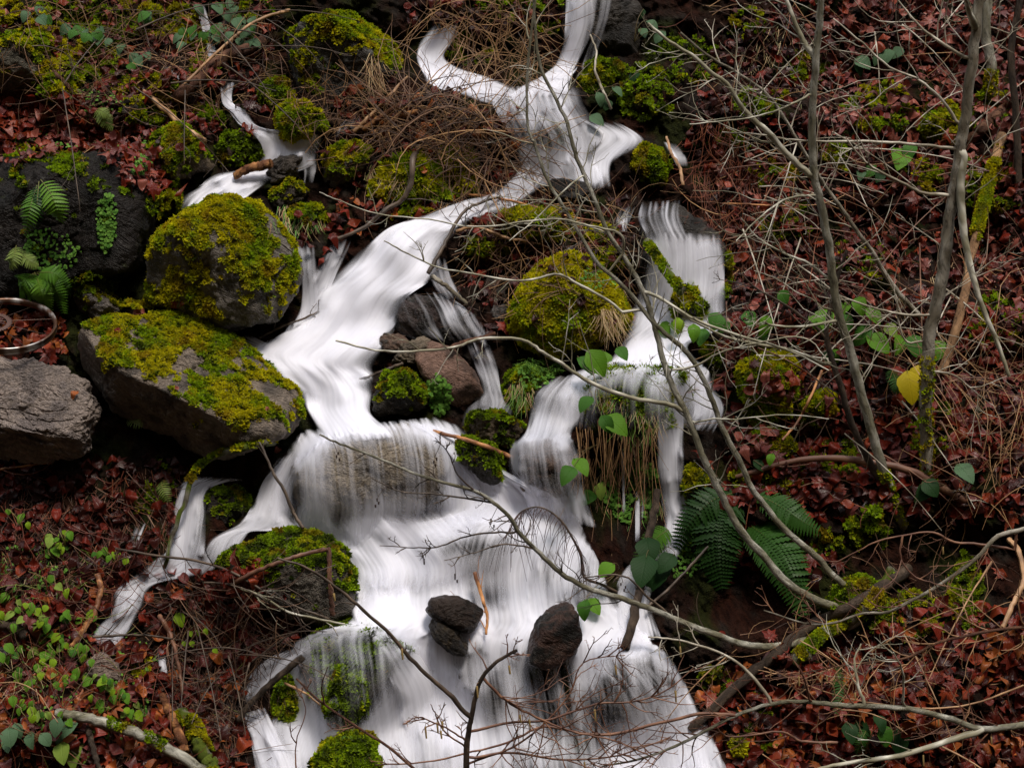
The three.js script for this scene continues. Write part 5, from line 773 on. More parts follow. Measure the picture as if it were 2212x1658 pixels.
// ------------------------------------------------------------------ small green ground cover, grass, dead stems, brushwood
{
  const g = leafGeo({ L: 0.018, W: 0.018, peak: 0.5, curl: 0.3, fold: 0.1, n: 4 }), list = [];
  for (const [u, v, ru, rv, n, rock] of [[130, 300, 90, 26, 700, 1], [190, 262, 40, 18, 200, 0.6], [270, 295, 26, 30, 300, 1], [300, 340, 24, 50, 400, 1], [230, 480, 20, 60, 220, 1], [110, 540, 60, 50, 160, 1], [1370, 1060, 70, 70, 700, 0.7], [1340, 1010, 50, 26, 260, 0.7], [628, 1530, 26, 90, 420, 1], [948, 850, 26, 40, 280, 1], [1160, 815, 40, 26, 160, 0.8], [1290, 600, 40, 26, 120, 1], [1470, 1180, 60, 60, 200, 0.6], [180, 1480, 170, 150, 400, 0.3], [80, 1220, 80, 60, 120, 0.3], [200, 220, 70, 26, 160, 0.5], [780, 1640, 36, 30, 160, 1]])
    scatter(ell(u, v, ru, rv), n, (p, nn) => { const c = mix3([0.06, 0.17, 0.02], [0.17, 0.34, 0.05], R()); list.push([frame(p.clone().addScaledVector(nn, rnd(0.008, 0.022)), nn.clone().add(V(rnd(-0.5, 0.5), 0.4, rnd(0, 0.5))).normalize(), R() * 6.3, rnd(0.6, 1.3)), c]); }, rock);
  tag(instanced('ground_cover', g, greenMats[0].clone(), list), 'tiny bright green leaves in mats over wet stones', 'ground cover', null, 'stuff').material.color.setRGB(1, 1, 1);
  const blades = new MB(), grass = (u, v, ru, rv, n, cols, L, down) => scatter(ell(u, v, ru, rv), n, (p, nn) => {
    const a = rnd(-1, 1), c = cols[Math.floor(R() * cols.length)], l = rnd(0.5, 1.2) * L, w = 0.0016, P0 = p.clone(), d = V(a * 0.6, down ? -1 : 1, rnd(0.3, 0.9)).normalize(), e = V(a * 1.2, down ? -1.2 : -0.1, 0.6).normalize();
    const P1 = P0.clone().addScaledVector(d, l * 0.5), P2 = P1.clone().addScaledVector(e, l * 0.5), k = [P0, P1, P2].map((q, i) => [blades.v(q.x - w * (2 - i) / 2 - 0.0004, q.y, q.z, c), blades.v(q.x + w * (2 - i) / 2 + 0.0004, q.y, q.z, c)]);
    for (let i = 0; i < 2; i++) { blades.t(k[i][0], k[i][1], k[i + 1][0]); blades.t(k[i][1], k[i + 1][1], k[i + 1][0]); }
  }, 1);
  const gr = [[0.10, 0.24, 0.02], [0.16, 0.30, 0.03], [0.06, 0.15, 0.02]], straw = [[0.36, 0.24, 0.11], [0.24, 0.14, 0.06], [0.42, 0.32, 0.17]];
  grass(1170, 800, 50, 16, 260, gr, 0.10); grass(1130, 830, 30, 20, 100, [...gr, ...straw], 0.12, true); grass(1370, 1090, 70, 40, 260, [...gr, ...straw], 0.11, true); grass(1320, 850, 80, 26, 110, [...straw, ...gr], 0.08, true); grass(1390, 910, 60, 40, 110, [...straw, ...gr], 0.10, true); grass(1320, 650, 30, 50, 200, straw, 0.16, true); grass(640, 470, 60, 30, 180, [...straw, ...gr], 0.09, true); grass(1010, 380, 20, 20, 90, [[0.2, 0.2, 0.02]], 0.1, true); grass(845, 370, 60, 20, 160, [...straw, [0.14, 0.16, 0.02]], 0.12, true); grass(1010, 480, 60, 20, 140, straw, 0.1, true); grass(750, 1620, 40, 26, 100, gr, 0.06); grass(540, 1560, 40, 40, 60, straw, 0.1, true); grass(810, 150, 20, 40, 60, straw, 0.16, true); grass(1700, 150, 120, 100, 300, [...straw, [0.1, 0.1, 0.02]], 0.12, true); grass(1960, 700, 90, 60, 200, straw, 0.16, true); grass(2040, 590, 40, 40, 150, straw, 0.16, true); grass(120, 1250, 140, 60, 160, [...straw, ...gr], 0.12); grass(40, 1480, 60, 60, 60, straw, 0.2);
  tag(part('grass', blades.geo(), M.straw), 'green and straw coloured grass blades on ledges and stones', 'grass', null, 'stuff');
}
const BR = [[0.10, 0.055, 0.035], [0.06, 0.035, 0.025], [0.18, 0.10, 0.06]], TANS = [[0.26, 0.15, 0.07], [0.36, 0.21, 0.10], [0.17, 0.09, 0.05]], RED = [[0.13, 0.035, 0.02], [0.20, 0.065, 0.03], [0.08, 0.025, 0.015]];
brush('brushwood', 'heap of thin dead brown twigs beside the upper stream', pts(860, 210, 950, 180, 1070, 190, 1110, 260, 1120, 390, 1040, 400, 900, 330, 800, 300), 420, { len: [0.12, 0.6], r: [0.001, 0.004], cols: [...BR, ...BR, ...TANS], lift: [0.02, 0.22], bend: 0.35, droop: 0.1, rock: 1 });
brush('brushwood', 'fan of tan dead twigs at the top between the two falls', pts(900, 0, 1180, 0, 1190, 170, 1010, 190, 960, 60), 200, { len: [0.15, 0.45], cols: TANS, lift: [0.03, 0.2], bend: 0.3, droop: 0.08 });
brush('bracken', 'rust red dead bracken hanging right of the falls', pts(1500, 240, 1620, 280, 1640, 560, 1580, 600, 1570, 480, 1490, 390), 300, { len: [0.1, 0.34], ang: -1.5, spread: 0.7, cols: RED, lift: [0, 0.08], category: 'bracken' });
brush('bracken', 'rust red dead bracken hanging on the left bank', pts(0, 1000, 420, 1000, 440, 1100, 300, 1220, 0, 1220), 420, { len: [0.1, 0.34], ang: -1.4, spread: 0.9, cols: [...RED, ...BR], lift: [0, 0.08], category: 'bracken' });
brush('twig_litter', 'thin dead stems strewn over the right slope', pts(1480, 0, 2212, 0, 2212, 1100, 1600, 1100, 1560, 600), 520, { len: [0.1, 0.5], r: [0.001, 0.0034], cols: [...BR, ...RED, ...RED, ...TANS], lift: [0, 0.09], spread: 3.14 });
brush('twig_litter', 'thin dead stems strewn over the lower right slope', pts(1500, 1658, 1560, 1380, 1800, 1200, 2212, 1080, 2212, 1658), 120, { len: [0.1, 0.4], cols: [...BR, ...TANS], lift: [0, 0.08] });
brush('brushwood', 'dark tangle of thin twigs hanging in the lower left hollow', pts(370, 1240, 640, 1250, 640, 1380, 560, 1480, 520, 1620, 380, 1520), 520, { len: [0.12, 0.4], ang: -1.4, spread: 1.2, cols: [...BR, [0.04, 0.025, 0.02]], lift: [0.01, 0.15], droop: 0.08 });
brush('twig_litter', 'thin dead stems among the ivy, upper left', pts(0, 0, 600, 0, 600, 200, 300, 300, 0, 200), 420, { len: [0.1, 0.4], cols: [...BR, ...TANS], lift: [0, 0.08] });
brush('twig_litter', 'thin stems among the brambles, lower left', pts(0, 1240, 400, 1250, 520, 1450, 520, 1658, 0, 1658), 380, { len: [0.1, 0.4], cols: [...BR, ...RED, [0.16, 0.16, 0.04]], lift: [0, 0.08] });
brush('twig_litter', 'dead stems on the slope between the two streams', pts(1000, 430, 1380, 430, 1380, 640, 1000, 680), 260, { len: [0.1, 0.36], cols: [...BR, ...TANS], lift: [0.01, 0.08], rock: 0.5 });
brush('brushwood', 'tangle of tan stems at the right edge', pts(2020, 760, 2212, 700, 2212, 1080, 2050, 1050), 130, { len: [0.15, 0.5], cols: TANS, lift: [0.02, 0.2], bend: 0.2 });
brush('twig_litter', 'thin roots and stems under the tall mossy boulder', pts(560, 160, 900, 200, 860, 300, 700, 300), 200, { len: [0.1, 0.3], cols: [...BR, ...TANS], lift: [0, 0.06] });
brush('hanging_roots', 'thin tan roots hanging from the mossy boulder under the right hand fall', pts(1240, 900, 1480, 900, 1470, 990, 1250, 990), 90, { len: [0.2, 0.42], ang: -1.57, spread: 0.2, cols: TANS, lift: [0.02, 0.06], bend: 0.08, rock: 1, category: 'roots' });

// ------------------------------------------------------------------ saplings with traced stems and branches
sapling('pale speckled sapling trunk right of the falls with a forked top', pts(1950, 1130, 1925, 1065, 1900, 990, 1880, 920, 1858, 840, 1836, 755, 1812, 680, 1798, 590, 1785, 500, 1770, 430, 1758, 370, 1755, 260, 1761, 150, 1769, 60, 1776, -20, 1780, -120), {
  r0: 0.025, r1: 0.015, lean: 0.12, twigs: 16, twigLen: 0.55, moss: 240, mossTo: 0.12, branches: [
    { p: pts(1766, 127, 1743, 100, 1723, 62, 1699, 0, 1690, -40), r: 0.016, twigs: 4 }, { p: pts(1754, 380, 1719, 351, 1685, 316, 1664, 289, 1623, 254, 1595, 220, 1568, 179, 1534, 155, 1492, 117, 1451, 93, 1400, 50), r: 0.017, twigs: 9, len: 0.5 },
    { p: pts(1812, 690, 1740, 705, 1660, 700, 1650, 694), r: 0.008, twigs: 3 }, { p: pts(1757, 200, 1710, 225, 1640, 250, 1560, 262, 1490, 268), r: 0.006, twigs: 5 }, { p: pts(1800, 610, 1750, 570, 1690, 545, 1640, 515, 1600, 470), r: 0.007, twigs: 5 }, { p: pts(1765, 420, 1700, 430, 1640, 470, 1590, 520), r: 0.006, twigs: 4 }] });
sapling('dark thin stem crossing in front of the pale speckled trunk', pts(2004, 700, 1967, 661, 1939, 630, 1908, 585, 1885, 545, 1864, 516, 1822, 457, 1781, 399, 1760, 364, 1730, 316, 1702, 268, 1657, 203, 1595, 158, 1530, 120, 1470, 70), { r0: 0.014, r1: 0.005, col: BARK.grey, twigs: 14, twigLen: 0.45, zend: 0.35 });
sapling('straight mottled trunk with a side stem on the right', pts(2008, 1045, 2001, 960, 2001, 853, 2004, 785, 2008, 723, 2022, 664, 2035, 596, 2044, 530, 2052, 460, 2062, 410, 2070, 361, 2077, 303, 2087, 248, 2094, 179, 2104, 103, 2111, 34, 2118, -20, 2124, -120), {
  r0: 0.032, r1: 0.022, lean: 0.1, col: BARK.grey, twigs: 18, twigLen: 0.6, moss: 260, mossTo: 0.2, branches: [
    { p: pts(2082, 320, 2076, 390, 2077, 464, 2084, 516, 2094, 570, 2104, 606, 2121, 661, 2145, 716, 2166, 771, 2180, 812), r: 0.022, twigs: 2, dz: 0.1, col: BARK.pale }, { p: pts(2108, 60, 2095, 30, 2084, -10), r: 0.02, twigs: 2, col: BARK.pale },
    { p: pts(2070, 322, 2010, 315, 1940, 308, 1870, 305, 1780, 306, 1700, 300, 1640, 290, 1560, 285), r: 0.008, twigs: 7, len: 0.4 }, { p: pts(2052, 420, 2000, 418, 1950, 395, 1900, 370, 1860, 340, 1830, 300), r: 0.009, twigs: 6 }, { p: pts(2075, 275, 2030, 210, 1980, 170, 1930, 150, 1860, 90, 1800, 40), r: 0.008, twigs: 7 }, { p: pts(2020, 680, 1960, 680, 1900, 668, 1820, 640, 1760, 608), r: 0.007, twigs: 5 }, { p: pts(2004, 735, 1960, 738, 1940, 690, 1935, 640, 1905, 580), r: 0.006, twigs: 3 }, { p: pts(2003, 800, 2060, 810, 2110, 850, 2150, 880), r: 0.006, twigs: 4 }, { p: pts(2096, 130, 2030, 90, 1990, 60, 1940, 0), r: 0.009, twigs: 5 }] });
sapling('mossy footed trunk near the upper right corner', pts(2140, 215, 2140, 175, 2142, 138, 2131, 86, 2133, 0, 2136, -80), { r0: 0.032, r1: 0.024, col: BARK.pale, twigs: 4, twigLen: 0.5, moss: 260, mossTo: 0.35 });
sapling('thin dark trunk at the right edge', pts(2206, 470, 2200, 378, 2194, 241, 2184, 103, 2204, 0, 2215, -60), { r0: 0.022, r1: 0.016, col: BARK.dark, twigs: 6, twigLen: 0.5 });
sapling('long curved sapling sweeping up across the right hand fall', pts(1862, 1326, 1840, 1318, 1795, 1308, 1743, 1287, 1692, 1250, 1650, 1201, 1609, 1157, 1582, 1114, 1554, 1060, 1520, 991, 1492, 915, 1458, 843, 1437, 792, 1420, 726, 1410, 692, 1392, 637, 1372, 596, 1341, 544, 1317, 509, 1289, 444, 1262, 378, 1241, 327, 1224, 261, 1190, 193, 1166, 138, 1155, 34, 1150, -40), {
  r0: 0.021, r1: 0.006, lean: -0.12, bow: 0.24, twigs: 26, twigLen: 0.4, moss: 260, mossTo: 0.08, branches: [
    { p: pts(1478, 888, 1448, 874, 1372, 860, 1327, 847, 1276, 826, 1241, 805, 1207, 781, 1172, 761, 1138, 737, 1049, 730, 1018, 737, 980, 750, 900, 758, 818, 757, 725, 735), r: 0.011, twigs: 10, len: 0.3, dz: 0.1 }, { p: pts(1440, 800, 1500, 790, 1560, 760, 1640, 740, 1740, 730, 1790, 780), r: 0.006, twigs: 4 }, { p: pts(1492, 915, 1540, 905, 1590, 905, 1700, 895, 1790, 905), r: 0.005, twigs: 3 }, { p: pts(1390, 630, 1420, 640, 1500, 690, 1600, 725, 1700, 755, 1790, 800), r: 0.009, twigs: 6, len: 0.35 }, { p: pts(1262, 378, 1230, 400, 1160, 470, 1100, 520), r: 0.005, twigs: 4 }] });
sapling('second curved sapling beside the long one', pts(1825, 1265, 1795, 1239, 1767, 1205, 1723, 1167, 1685, 1133, 1650, 1088, 1623, 1053, 1599, 998, 1564, 932, 1537, 860, 1509, 798, 1479, 757, 1440, 722, 1410, 695, 1355, 626, 1289, 566, 1250, 500, 1207, 430, 1176, 375, 1155, 309, 1145, 292, 1138, 206, 1148, 62, 1160, -20), { r0: 0.017, r1: 0.005, lean: -0.1, bow: 0.2, twigs: 22, twigLen: 0.36, branches: [{ p: pts(1355, 682, 1310, 647, 1241, 609, 1207, 592, 1138, 606, 1090, 604, 1011, 589, 949, 578, 873, 544, 830, 520), r: 0.007, twigs: 8, len: 0.25 }, { p: pts(1344, 560, 1344, 509, 1276, 488, 1207, 473, 1138, 478, 1069, 488, 1001, 488, 932, 474, 811, 461, 725, 430, 690, 415), r: 0.006, twigs: 9, len: 0.25, dz: 0.3 }] });
sapling('dark leaning stem between the two pale trunks', pts(1920, 1060, 1880, 1000, 1858, 960, 1835, 900, 1815, 830, 1795, 770, 1785, 720, 1788, 690, 1800, 640, 1812, 590, 1830, 540), { r0: 0.02, r1: 0.008, col: BARK.dark, twigs: 8, twigLen: 0.35, branches: [{ p: pts(1787, 790, 1745, 770, 1690, 752, 1630, 742, 1570, 728, 1510, 700, 1460, 670), r: 0.010, twigs: 6, col: BARK.pale, dz: 0.3 }, { p: pts(1785, 730, 1755, 700, 1690, 655, 1630, 620, 1600, 590), r: 0.008, twigs: 5 }] });
sapling('long grey branch arching left across the white water', pts(1855, 1342, 1800, 1368, 1760, 1378, 1726, 1387, 1657, 1396, 1599, 1390, 1554, 1373, 1496, 1353, 1430, 1325, 1379, 1305, 1327, 1287, 1269, 1270, 1224, 1246, 1190, 1219, 1155, 1184, 1121, 1150, 1100, 1115, 1069, 1087, 1025, 1060, 987, 1049, 904, 1025, 853, 1005, 777, 974, 725, 955, 690, 938), { name: 'overhanging_branch', category: 'branch', r0: 0.019, r1: 0.004, lean: 0, bow: 0.55, twigs: 16, twigLen: 0.22, tcol: BARK.dark, cones: 7, branches: [{ p: pts(1069, 1087, 1000, 1075, 930, 1066, 860, 1060, 800, 1030), r: 0.005, twigs: 6, len: 0.12 }, { p: pts(1121, 1150, 1060, 1150, 1000, 1160, 950, 1180, 890, 1182, 820, 1178), r: 0.005, twigs: 7, len: 0.12 }, { p: pts(1155, 1184, 1090, 1175, 1020, 1195, 960, 1210), r: 0.004, twigs: 4, len: 0.1 }, { p: pts(1025, 1060, 985, 1020, 970, 980, 940, 945), r: 0.004, twigs: 5, len: 0.12 }, { p: pts(1450, 1330, 1400, 1290, 1350, 1245, 1262, 1246), r: 0.007, twigs: 3, col: BARK.dark }] });
sapling('thin brown twig hanging from the top left of the stream', pts(780, 300, 787, 299, 890, 308, 1001, 320, 1104, 333, 1155, 328, 1207, 325, 1260, 350), { name: 'overhanging_branch', category: 'branch', r0: 0.006, r1: 0.004, col: BARK.grey, twigs: 6, twigLen: 0.2, bow: 0.1 });

// the drooping dead spray over the lower water
{
  const base = hit(top, 1345, 1285), G = group('dead_spray'); G.position.copy(base); const z = base.z + 0.12, P = curve(pts(1345, 1285, 1300, 1262, 1262, 1246, 1255, 1201, 1234, 1157, 1207, 1119, 1166, 1095, 1131, 1102, 1111, 1122, 1100, 1150).map(([u, v], i) => onZ(u, v, base.z + Math.min(i, 3) * 0.05)), 40), b = new MB();
  b.tube(P, 0.008, 0.002, BARK.dark, 7, 0.1); const g = b.geo(); g.translate(-base.x, -base.y, -base.z); part('stem', g, M.stick, G);
  const t = new MB(); for (let k = 10; k < 41; k++) for (let q = 0; q < 3; q++) { const p = P[k], L = rnd(0.08, 0.24), s = rnd(-0.5, 0.5); t.tube(curve([p, p.clone().add(V(s * L * 0.5, -L * 0.25, rnd(-0.04, 0.05))), p.clone().add(V(s * L, -L, rnd(-0.05, 0.06)))], 6), 0.0016, 0.0008, [0.07, 0.04, 0.035], 4); }
  const tg = t.geo(); tg.translate(-base.x, -base.y, -base.z); part('drooping_twigs', tg, M.stick, G).userData.kind = 'stuff'; tag(G, 'dark dead spray with drooping hair thin twigs over the white water', 'dead branch');
}
// foreground shrub branches
sapling('thick pale shrub branch forking along the bottom right', pts(2420, 1900, 2380, 1640, 2300, 1560, 2211, 1566, 2121, 1574, 2053, 1552, 1967, 1531, 1870, 1525, 1795, 1521, 1750, 1516, 1671, 1519, 1589, 1545, 1520, 1580, 1451, 1614, 1380, 1640, 1300, 1655), { name: 'shrub_branch', category: 'branch', r0: 0.018, r1: 0.004, col: BARK.pale, tcol: BARK.red, twigs: 34, twigLen: 0.4, bow: 0.25, catkins: 5, branches: [
  { p: pts(2125, 1576, 2035, 1604, 1950, 1631, 1881, 1641, 1795, 1654, 1740, 1670), r: 0.016, twigs: 7, col: BARK.pale }, { p: pts(1870, 1525, 1853, 1476, 1846, 1425, 1860, 1390), r: 0.008, twigs: 5, col: BARK.pale }, { p: pts(1671, 1519, 1623, 1459, 1585, 1425, 1520, 1397, 1451, 1380, 1400, 1375), r: 0.008, twigs: 7, col: BARK.grey }, { p: pts(1750, 1516, 1738, 1470, 1725, 1440), r: 0.005, twigs: 4 }, { p: pts(1950, 1530, 1950, 1450, 1930, 1408), r: 0.006, twigs: 5, col: BARK.pale }, { p: pts(1809, 1604, 1730, 1600, 1690, 1580, 1570, 1590, 1540, 1560), r: 0.007, twigs: 5 }, { p: pts(1589, 1545, 1520, 1540, 1430, 1560, 1310, 1586, 1241, 1580, 1172, 1569, 1104, 1600, 1018, 1624, 925, 1645, 811, 1652), r: 0.008, twigs: 16, len: 0.3 }] });
sapling('reddish twig arching low over the fallen log', pts(2440, 1500, 2380, 1220, 2300, 1130, 2211, 1143, 2152, 1160, 2114, 1201, 2035, 1260, 1974, 1294, 1915, 1322, 1864, 1325, 1795, 1346, 1743, 1346, 1650, 1318), { name: 'shrub_branch', category: 'branch', r0: 0.014, r1: 0.003, col: BARK.grey, tcol: BARK.red, twigs: 16, twigLen: 0.35, bow: 0.2, catkins: 4, branches: [{ p: pts(2211, 1190, 2125, 1176, 2060, 1170, 2018, 1150, 1950, 1157, 1891, 1170, 1857, 1188, 1795, 1219), r: 0.007, twigs: 7 }, { p: pts(1950, 1157, 1945, 1200, 1970, 1240, 2020, 1260, 2100, 1278), r: 0.005, twigs: 3 }] });
sapling('fine tan twigs crossing the lower right slope', pts(2460, 1700, 2400, 1450, 2300, 1370, 2211, 1355, 2100, 1370, 2020, 1390, 1960, 1420, 1880, 1430, 1800, 1440, 1700, 1460, 1600, 1470), { name: 'shrub_branch', category: 'branch', r0: 0.010, r1: 0.002, col: BARK.red, tcol: BARK.tan, twigs: 26, twigLen: 0.35, bow: 0.25, catkins: 3, branches: [{ p: pts(2211, 1480, 2100, 1520, 2000, 1530, 1900, 1520, 1800, 1500, 1650, 1440), r: 0.005, twigs: 10 }] });
sapling('upright forked branch in front of the bottom falls', pts(1010, 1760, 1007, 1658, 1011, 1587, 1018, 1552, 1028, 1501, 1042, 1463, 1069, 1432, 1117, 1404), { name: 'overhanging_branch', category: 'branch', r0: 0.014, r1: 0.006, col: BARK.dark, tcol: BARK.red, twigs: 8, twigLen: 0.2, lean: 0.1, z: 2.2, catkins: 14, branches: [
  { p: pts(1014, 1552, 973, 1501, 932, 1466, 880, 1415, 846, 1373, 777, 1311, 725, 1267, 660, 1225, 600, 1205), r: 0.010, twigs: 3, len: 0.12, dz: 0.15, col: BARK.dark }, { p: pts(1010, 1600, 960, 1570, 900, 1550, 870, 1565), r: 0.004, twigs: 4, len: 0.12 }, { p: pts(1010, 1615, 960, 1580, 940, 1540, 930, 1520), r: 0.004, twigs: 4, len: 0.1 }, { p: pts(1042, 1465, 1090, 1510, 1150, 1545, 1240, 1580, 1330, 1600, 1420, 1640), r: 0.006, twigs: 16, len: 0.32 }, { p: pts(1012, 1580, 1100, 1560, 1180, 1555, 1290, 1520, 1370, 1515, 1440, 1490, 1500, 1440), r: 0.006, twigs: 18, len: 0.32 }, { p: pts(1009, 1640, 1100, 1625, 1220, 1640, 1340, 1630, 1450, 1590), r: 0.006, twigs: 18, len: 0.32 }, { p: pts(1009, 1650, 1130, 1600, 1230, 1500, 1260, 1430, 1350, 1415), r: 0.005, twigs: 12, len: 0.28 }] });
sapling('reddish twig rising left of the bottom falls', pts(960, 1720, 900, 1665, 836, 1610, 800, 1588, 760, 1562, 680, 1505, 640, 1465), { name: 'overhanging_branch', category: 'branch', r0: 0.007, r1: 0.004, col: BARK.red, twigs: 4, twigLen: 0.16, z: 2.0, branches: [{ p: pts(700, 1515, 695, 1480, 708, 1440), r: 0.004, twigs: 0 }, { p: pts(640, 1660, 640, 1600, 660, 1530, 640, 1480), r: 0.003, twigs: 3, len: 0.12 }] });

// ------------------------------------------------------------------ fallen wood
stick('dark fallen log slanting down to the bottom of the falls', pts(1490, 1575, 1589, 1483, 1674, 1415, 1743, 1356, 1812, 1322, 1898, 1274, 1960, 1228), { name: 'fallen_log', category: 'log', r0: 0.022, r1: 0.03, col: BARK.dark, lift: 0.05, knob: 0.06 });
stick('mossy root log where the curved saplings stand', pts(1715, 1430, 1780, 1370, 1850, 1330, 1900, 1270, 1925, 1230), { name: 'fallen_log', category: 'log', r0: 0.032, r1: 0.022, col: BARK.mossy, moss: 1300, lift: 0.03 });
stick('long brown root running over the right bank', pts(1590, 1030, 1640, 1015, 1720, 995, 1810, 990, 1880, 998, 1960, 1015, 2030, 1050, 2090, 1085), { name: 'root', category: 'root', r0: 0.012, r1: 0.022, col: BARK.red, lift: 0.04, twigs: 3, twigR: 0.004 });
stick('yellow mossy pole leaning on the right slope', pts(2030, 810, 2060, 730, 2080, 650, 2095, 560, 2115, 480, 2140, 380, 2165, 290), { name: 'fallen_pole', category: 'log', r0: 0.022, r1: 0.026, col: BARK.tan, moss: 900, mossAt: [0.62, 0.92], tone: 0.25, lift: 0.1, knob: 0.05 });
stick('slim log lying across the upper left stream', pts(385, 210, 430, 165, 470, 135, 520, 110, 570, 85), { name: 'fallen_log', category: 'log', r0: 0.035, r1: 0.028, col: BARK.red, lift: 0.06 });
stick('thin branch rising beside the slim log to the tall boulder', pts(395, 185, 450, 130, 500, 85, 545, 50, 600, 28, 625, 22), { r0: 0.007, r1: 0.01, col: BARK.tan, lift: 0.1, twigs: 4 });
stick('rotten bark strip on the left bank beside the ivy', pts(285, 165, 320, 205, 365, 245, 410, 285, 440, 305), { r0: 0.012, r1: 0.02, col: BARK.tan, lift: 0.03, twigs: 3 });
stick('brown stem slanting down the left bank', pts(115, 155, 150, 190, 180, 225, 200, 245, 230, 290), { r0: 0.014, r1: 0.01, col: BARK.red, lift: 0.02 });
stick('reddish driftwood wedged in the left stream', pts(505, 380, 535, 365, 565, 358, 585, 352), { name: 'driftwood', category: 'driftwood', r0: 0.02, r1: 0.026, col: BARK.orange, lift: 0.05 });
stick('orange broken stick by the foot of the tall boulder', pts(785, 280, 815, 258, 850, 235, 870, 225), { r0: 0.014, r1: 0.016, col: BARK.orange, lift: 0.05 });
stick('long tan stick leaning beside the tall boulder', pts(765, 285, 800, 250, 830, 220, 860, 185, 880, 165), { r0: 0.012, r1: 0.006, col: BARK.tan, lift: 0.08 });
stick('second orange stick on the brushwood heap', pts(800, 290, 830, 270, 865, 250, 900, 240), { r0: 0.011, r1: 0.012, col: BARK.orange, lift: 0.06 });
stick('dark branch arching down over the brushwood to the chute', pts(730, 515, 790, 490, 830, 455, 870, 430, 888, 395, 893, 340, 905, 315), { name: 'dead_branch', category: 'branch', r0: 0.009, r1: 0.017, col: BARK.dark, lift: 0.14, twigs: 7, twigLen: 0.3 });
stick('reddish stick bridging the chute below the flat black slab', pts(1010, 420, 1060, 425, 1110, 435, 1170, 450, 1240, 470, 1300, 480), { r0: 0.008, r1: 0.005, col: BARK.orange, lift: 0.06, twigs: 3 });
stick('long brown stick angled over the mossy ledge', pts(985, 500, 1020, 490, 1060, 500, 1100, 515, 1140, 520), { r0: 0.010, r1: 0.007, col: BARK.tan, lift: 0.05 });
stick('dark stick standing against the right edge of the main chute', pts(925, 590, 950, 545, 970, 510, 1000, 460, 1030, 440, 1080, 425), { r0: 0.012, r1: 0.006, col: BARK.dark, lift: 0.08, twigs: 4 });
stick('grey stick pointing at the wet black stone', pts(930, 595, 960, 615, 985, 635, 1010, 655), { r0: 0.013, r1: 0.008, col: BARK.grey, lift: 0.05 });
stick('peeled stick end lying over the wet stones', pts(975, 752, 1000, 742, 1030, 732, 1070, 720), { r0: 0.016, r1: 0.009, col: BARK.red, lift: 0.06 });
stick('thin dark stick poking out of the white chute', pts(752, 822, 790, 816, 830, 800, 870, 785), { r0: 0.006, r1: 0.009, col: BARK.dark, lift: 0.05 });
stick('orange brown stick under the low dark stone', pts(935, 930, 970, 940, 1010, 950, 1060, 968, 1110, 990), { r0: 0.008, r1: 0.013, col: BARK.orange, lift: 0.05 });
stick('mossy branch bowed along the foot of the slanting boulder', pts(590, 955, 530, 965, 480, 980, 440, 1000, 410, 1040, 400, 1080, 385, 1120, 370, 1170, 355, 1225), { name: 'dead_branch', category: 'branch', r0: 0.018, r1: 0.009, col: BARK.mossy, lift: 0.08, moss: 240, mossAt: [0, 0.5] });
stick('dark bare stick standing in the left veil of water', pts(655, 1140, 635, 1110, 615, 1060, 590, 1020, 575, 985, 560, 955), { r0: 0.009, r1: 0.006, col: BARK.dark, lift: 0.08, twigs: 4, twigLen: 0.14 });
stick('rusty upright stick broken against the big dark boulder', pts(718, 1330, 715, 1290, 712, 1240, 710, 1185), { r0: 0.013, r1: 0.011, col: BARK.red, lift: 0.08 });
stick('rusty cross stick on the big dark boulder', pts(480, 1275, 540, 1240, 600, 1215, 650, 1198, 708, 1187), { r0: 0.011, r1: 0.010, col: BARK.red, lift: 0.10, twigs: 2 });
stick('long dark twig across the big dark boulder', pts(250, 1185, 340, 1200, 420, 1210, 500, 1235, 560, 1270, 640, 1310, 720, 1340), { r0: 0.006, r1: 0.006, col: BARK.dark, lift: 0.09, twigs: 10, twigLen: 0.3 });
stick('pale lichen twig at the foot of the big dark boulder', pts(520, 1270, 570, 1290, 620, 1320, 680, 1335, 745, 1348), { r0: 0.006, r1: 0.005, col: BARK.pale, lift: 0.1, twigs: 5 });
stick('black twig spanning the lower left hollow', pts(200, 1375, 260, 1372, 320, 1372, 390, 1382), { r0: 0.007, r1: 0.005, col: BARK.dark, lift: 0.1, twigs: 4 });
stick('dark root hanging into the lower left hollow', pts(345, 1330, 365, 1365, 380, 1410, 390, 1460, 395, 1500), { name: 'root', category: 'root', r0: 0.012, r1: 0.007, col: BARK.red, lift: 0.06, twigs: 4 });
stick('peeled tan stick on the lower left bank, upper piece', pts(205, 1330, 212, 1300, 218, 1270, 210, 1240), { r0: 0.012, r1: 0.014, col: BARK.orange, lift: 0.05 });
stick('peeled tan stick on the lower left bank, lower piece', pts(155, 1398, 172, 1375, 190, 1345, 205, 1328), { r0: 0.014, r1: 0.012, col: BARK.orange, lift: 0.05 });
stick('pale birch like log across the lower left corner', pts(125, 1540, 180, 1550, 240, 1565, 310, 1590, 370, 1622, 440, 1665), { name: 'fallen_log', category: 'log', r0: 0.022, r1: 0.027, col: BARK.pale, lift: 0.05, knob: 0.06, moss: 180, mossAt: [0.35, 0.8], tone: -0.4 });
stick('orange barked branch standing in the lower left bank', pts(350, 1500, 362, 1530, 378, 1565, 392, 1600, 398, 1625), { r0: 0.016, r1: 0.026, col: BARK.orange, lift: 0.05 });
stick('short log thick with bright moss near the lower left', pts(390, 1535, 415, 1565, 430, 1600, 450, 1640, 465, 1675), { name: 'mossy_log', category: 'log', r0: 0.035, r1: 0.035, col: BARK.mossy, moss: 1500, tone: 0.1, lift: 0.02 });
